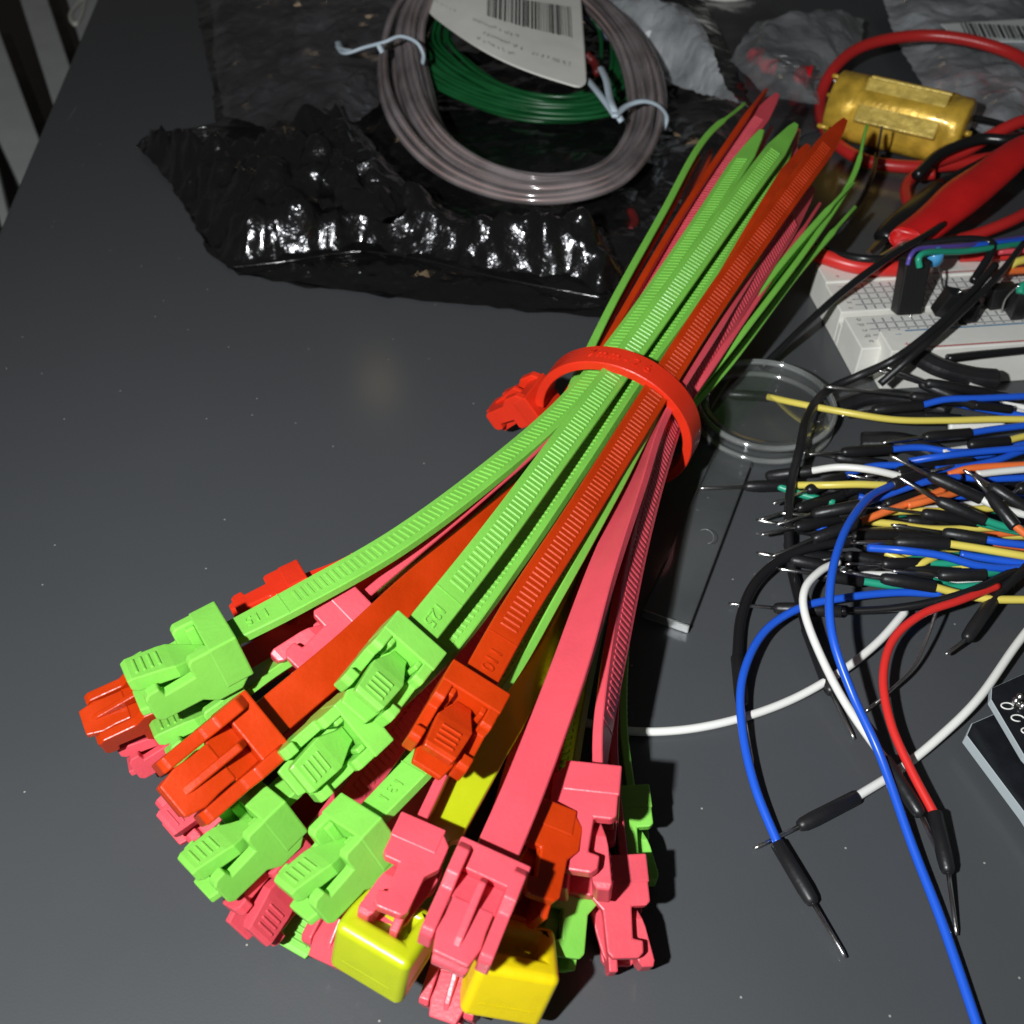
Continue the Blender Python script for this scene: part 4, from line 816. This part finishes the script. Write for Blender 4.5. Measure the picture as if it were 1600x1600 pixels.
jumper('deep blue jumper wire diving under the orange one', 'blue', [(1462, 734, 8), (1510, 729, 8), (1560, 718, 8), (1600, 704, 8), (1660, 690, 8)])
jumper('orange jumper wire straight to the right edge', 'owire', [(1482, 742, 9), (1510, 733, 10), (1550, 729, 10), (1660, 724, 10)])
jumper('white jumper wire just below the straight orange one', 'white', [(1526, 741, 10), (1570, 736, 10), (1660, 728, 10)])
jumper('white jumper wire arching right from its black end near the case', 'white', [(1265, 736, 6), (1310, 730, 9), (1360, 734, 10), (1410, 745, 9)], a=((1196, 744, 2.5), None), b=((1470, 752, 8), None))
jumper('yellow jumper wire with a silver tip lying on the acrylic strip', 'ywire', [(1236, 758, 4), (1290, 758, 7), (1350, 757, 8), (1420, 762, 7), (1480, 778, 6)], a=((1162, 760, 3.4), (1092, 763, 3)))
jumper('black ended jumper pointing up left in front of the blue wires', 'white', [(1530, 778, 13), (1560, 792, 13), (1610, 806, 12), (1660, 812, 12)], a=((1450, 742, 14), (1390, 711, 15)))
jumper('black ended jumper pointing up left below the first one', 'gwire', [(1535, 812, 12), (1580, 825, 11), (1650, 832, 11)], a=((1463, 781, 13), (1402, 744, 14)))
jumper('black ended jumper at the right edge by the wavy thin wires', 'white', [(1600, 792, 13), (1650, 812, 13)], a=((1546, 758, 14), (1505, 734, 15)))
jumper('orange jumper wire leaving the right edge from a slanted black end', 'owire', [(1584, 820, 13), (1610, 840, 12), (1660, 870, 11)], a=((1543, 770, 14), (1520, 742, 15)))
jumper('teal jumper wire with a shiny white tip left of the blue arch', 'gwire', [(1216, 760, 4), (1250, 772, 4), (1304, 786, 4)], b=None)
jumper('black ended jumper with two silver pins pointing left', 'blue', [(1340, 790, 10), (1400, 768, 10), (1450, 752, 10), (1500, 745, 9)], a=((1268, 804, 7), (1212, 820, 5)))
jumper('blue jumper stub poking out under the pinned black end', 'blue', [(1262, 818, 5), (1285, 826, 5), (1310, 838, 4)])
jumper('orange jumper wire behind the blue arch', 'owire', [(1340, 817, 8), (1375, 803, 9), (1420, 786, 9), (1475, 765, 9)], a=((1268, 843, 6), (1205, 870, 4)))
jumper('orange jumper wire parallel to the one behind the arch', 'owire', [(1418, 790, 9.5), (1450, 782, 10), (1500, 768, 9)])
jumper('teal jumper wire with a pair of silver pins in the middle of the tangle', 'gwire', [(1520, 814, 9), (1560, 824, 9), (1610, 834, 9), (1660, 840, 9)], a=((1440, 802, 10), (1368, 792, 10)))
jumper('blue jumper wire right of the teal one in the tangle', 'blue', [(1536, 842, 10), (1570, 848, 10), (1660, 858, 9)], a=((1472, 832, 9), (1392, 820, 9)))
jumper('yellow jumper wire thick to the right edge in the middle of the tangle', 'ywire', [(1478, 849, 12), (1530, 857, 12), (1590, 867, 12), (1660, 878, 11)], a=((1396, 847, 11), (1328, 848, 10)))
jumper('blue jumper wire with a highlight below the thick yellow one', 'blue', [(1356, 856, 9), (1410, 860, 11), (1470, 868, 11), (1530, 884, 10), (1590, 888, 9), (1660, 880, 9)])
jumper('deep blue jumper wire joining the highlighted one from above', 'blue', [(1500, 866, 9), (1550, 874, 9), (1600, 880, 9), (1660, 884, 9)])
jumper('yellow jumper wire cut by black cable at the lower tangle', 'ywire', [(1456, 916, 8), (1500, 928, 7), (1545, 936, 7), (1600, 937, 7), (1660, 938, 7)], a=((1375, 903, 8), (1312, 892, 7)))
jumper('black ended jumper with a silver pin under the highlighted blue one', 'gwire', [(1535, 897, 9), (1580, 890, 8), (1650, 880, 8)], a=((1465, 899, 8), (1393, 892, 8)))
jumper('yellow jumper stub slanting between the lower pins', 'ywire', [(1422, 888, 5), (1445, 878, 6), (1468, 866, 6)])
jumper('black ended jumper with a pin by the white loop', 'blackw', [(1390, 880, 5), (1440, 890, 5), (1500, 895, 5)], a=((1320, 868, 5), (1282, 876, 4)), r_=1.0)
jumper('black ended jumper half under the blue arch', 'blackw', [(1395, 835, 6), (1440, 838, 6), (1500, 840, 6)], a=((1330, 838, 6), (1262, 846, 4)), r_=1.0)
jumper('black ended jumper low in the tangle with a pin to the left', 'gwire', [(1450, 905, 4), (1480, 915, 4), (1520, 920, 4)], a=((1395, 905, 4), (1235, 892, 3)))
jumper('black ended jumper beneath the thick blue one', 'blue', [(1460, 830, 4), (1500, 836, 4), (1560, 845, 4)], a=((1395, 825, 5), (1335, 828, 4)))
jumper('black jumper wire curling down left of the blue bow', 'blackw', [(1330, 846, 5), (1280, 852, 5), (1225, 872, 4), (1180, 912, 3), (1158, 965, 2), (1152, 1030, 1.5)], b=((1160, 1105, 1.3), (1176, 1195, .6)), r_=1.0)
jumper('black ended jumper lying beside the white loop with its pin down', 'blackw', [(1232, 850, 2), (1240, 900, 2), (1262, 985, 1.6)], b=((1300, 1085, 1.4), (1335, 1155, .6)), r_=1.0)
jumper('black ended jumper with two long pins above the blue wires', 'blackw', [(1545, 615, 9), (1600, 625, 8)], a=((1445, 598, 11), (1372, 568, 12)), r_=1.0)
jumper('black ended jumper second from the top of the pin row', 'blackw', [(1520, 632, 9), (1580, 640, 8)], a=((1436, 598, 10), (1370, 578, 11)), r_=1.0)
jumper('black ended jumper with a copper pin over the round case', 'blackw', [(1500, 628, 8), (1560, 635, 8)], a=((1422, 619, 9), (1287, 604, 9)), r_=1.0)
jumper('black ended jumper whose pin reaches the yellow wire', 'blackw', [(1440, 648, 6), (1500, 655, 6)], a=((1364, 642, 6), (1315, 650, 6)), r_=1.0)
jumper('black ended jumper at the right below the straight orange wire', 'blackw', [(1640, 750, 12), (1680, 745, 12)], a=((1590, 765, 13), (1560, 790, 13)), r_=1.0)
jumper('black ended jumper resting on the white wire by the tangle', 'blackw', [(1470, 725, 6), (1520, 722, 6)], a=((1400, 738, 7), (1350, 745, 6)), r_=1.0)
rnd = random.Random(17)
for i in range(26):
    x = rnd.uniform(1290, 1560); y = rnd.uniform(775, 925) if i % 3 else rnd.uniform(700, 780)
    h = rnd.uniform(1.5, 6.5); an = math.radians(rnd.choice((rnd.uniform(-14, 16), rnd.uniform(-30, 30)))); L1 = rnd.uniform(62, 75); L2 = rnd.uniform(50, 62)
    cx, sy = math.cos(an), math.sin(an) * .75
    k0 = (x, y, h); bo_ = (x - L1 * cx, y - L1 * sy, h + .3); pn = (x - (L1 + L2) * cx, y - (L1 + L2) * sy, max(.6, h - .5))
    kn = [k0, (x + 50 * cx, y + 50 * sy, h), (x + 120, y + 60 * sy + rnd.uniform(-8, 8), h), (x + 240, y + 70 * sy + rnd.uniform(-15, 15), h)]
    colr = ('blue', 'ywire', 'gwire', 'blackw', 'white', 'owire')[i % 6]
    word = {'blue': 'blue', 'ywire': 'yellow', 'gwire': 'teal', 'blackw': 'black', 'white': 'white', 'owire': 'orange'}[colr]
    jumper('black ended %s jumper wire buried low in the middle of the wire tangle' % word, colr, kn, a=(bo_, pn))
# black plug bodies above the jumper ends
for lab_, kn, rr in (('big black plug body below the front rail of the breadboard', [(1432, 555, 9), (1470, 575, 9), (1520, 588, 8), (1560, 592, 8)], 2.7), ('smaller black plug above the big one', [(1425, 545, 8), (1455, 540, 8), (1480, 552, 8)], 2.4), ('flat black plug under the top pins', [(1300, 640, 1.5), (1360, 620, 3), (1430, 625, 3), (1480, 640, 3)], 2.2), ('black plug in the shade left of the white strips', [(1345, 690, 1.8), (1400, 690, 3), (1440, 700, 3), (1470, 715, 3)], 2.6)):
    o_ = P(*kn[0]); mb = MB(o_); mb.tube(pxpath(kn, 5), rr, 6, sq=.8); o = mb.build('plug', 'black', None, False, bevel=.5); o.location = o_ * S; tag(o, lab_, 'plug', 'black plugs by the breadboard')
wirething('test_lead', 'black cable crossing in front of the breadboard front rail', 'cable', 'blackw', [(1480, 560, 9), (1540, 553, 9), (1640, 543, 9)], 1.0, 'thick test lead cables')
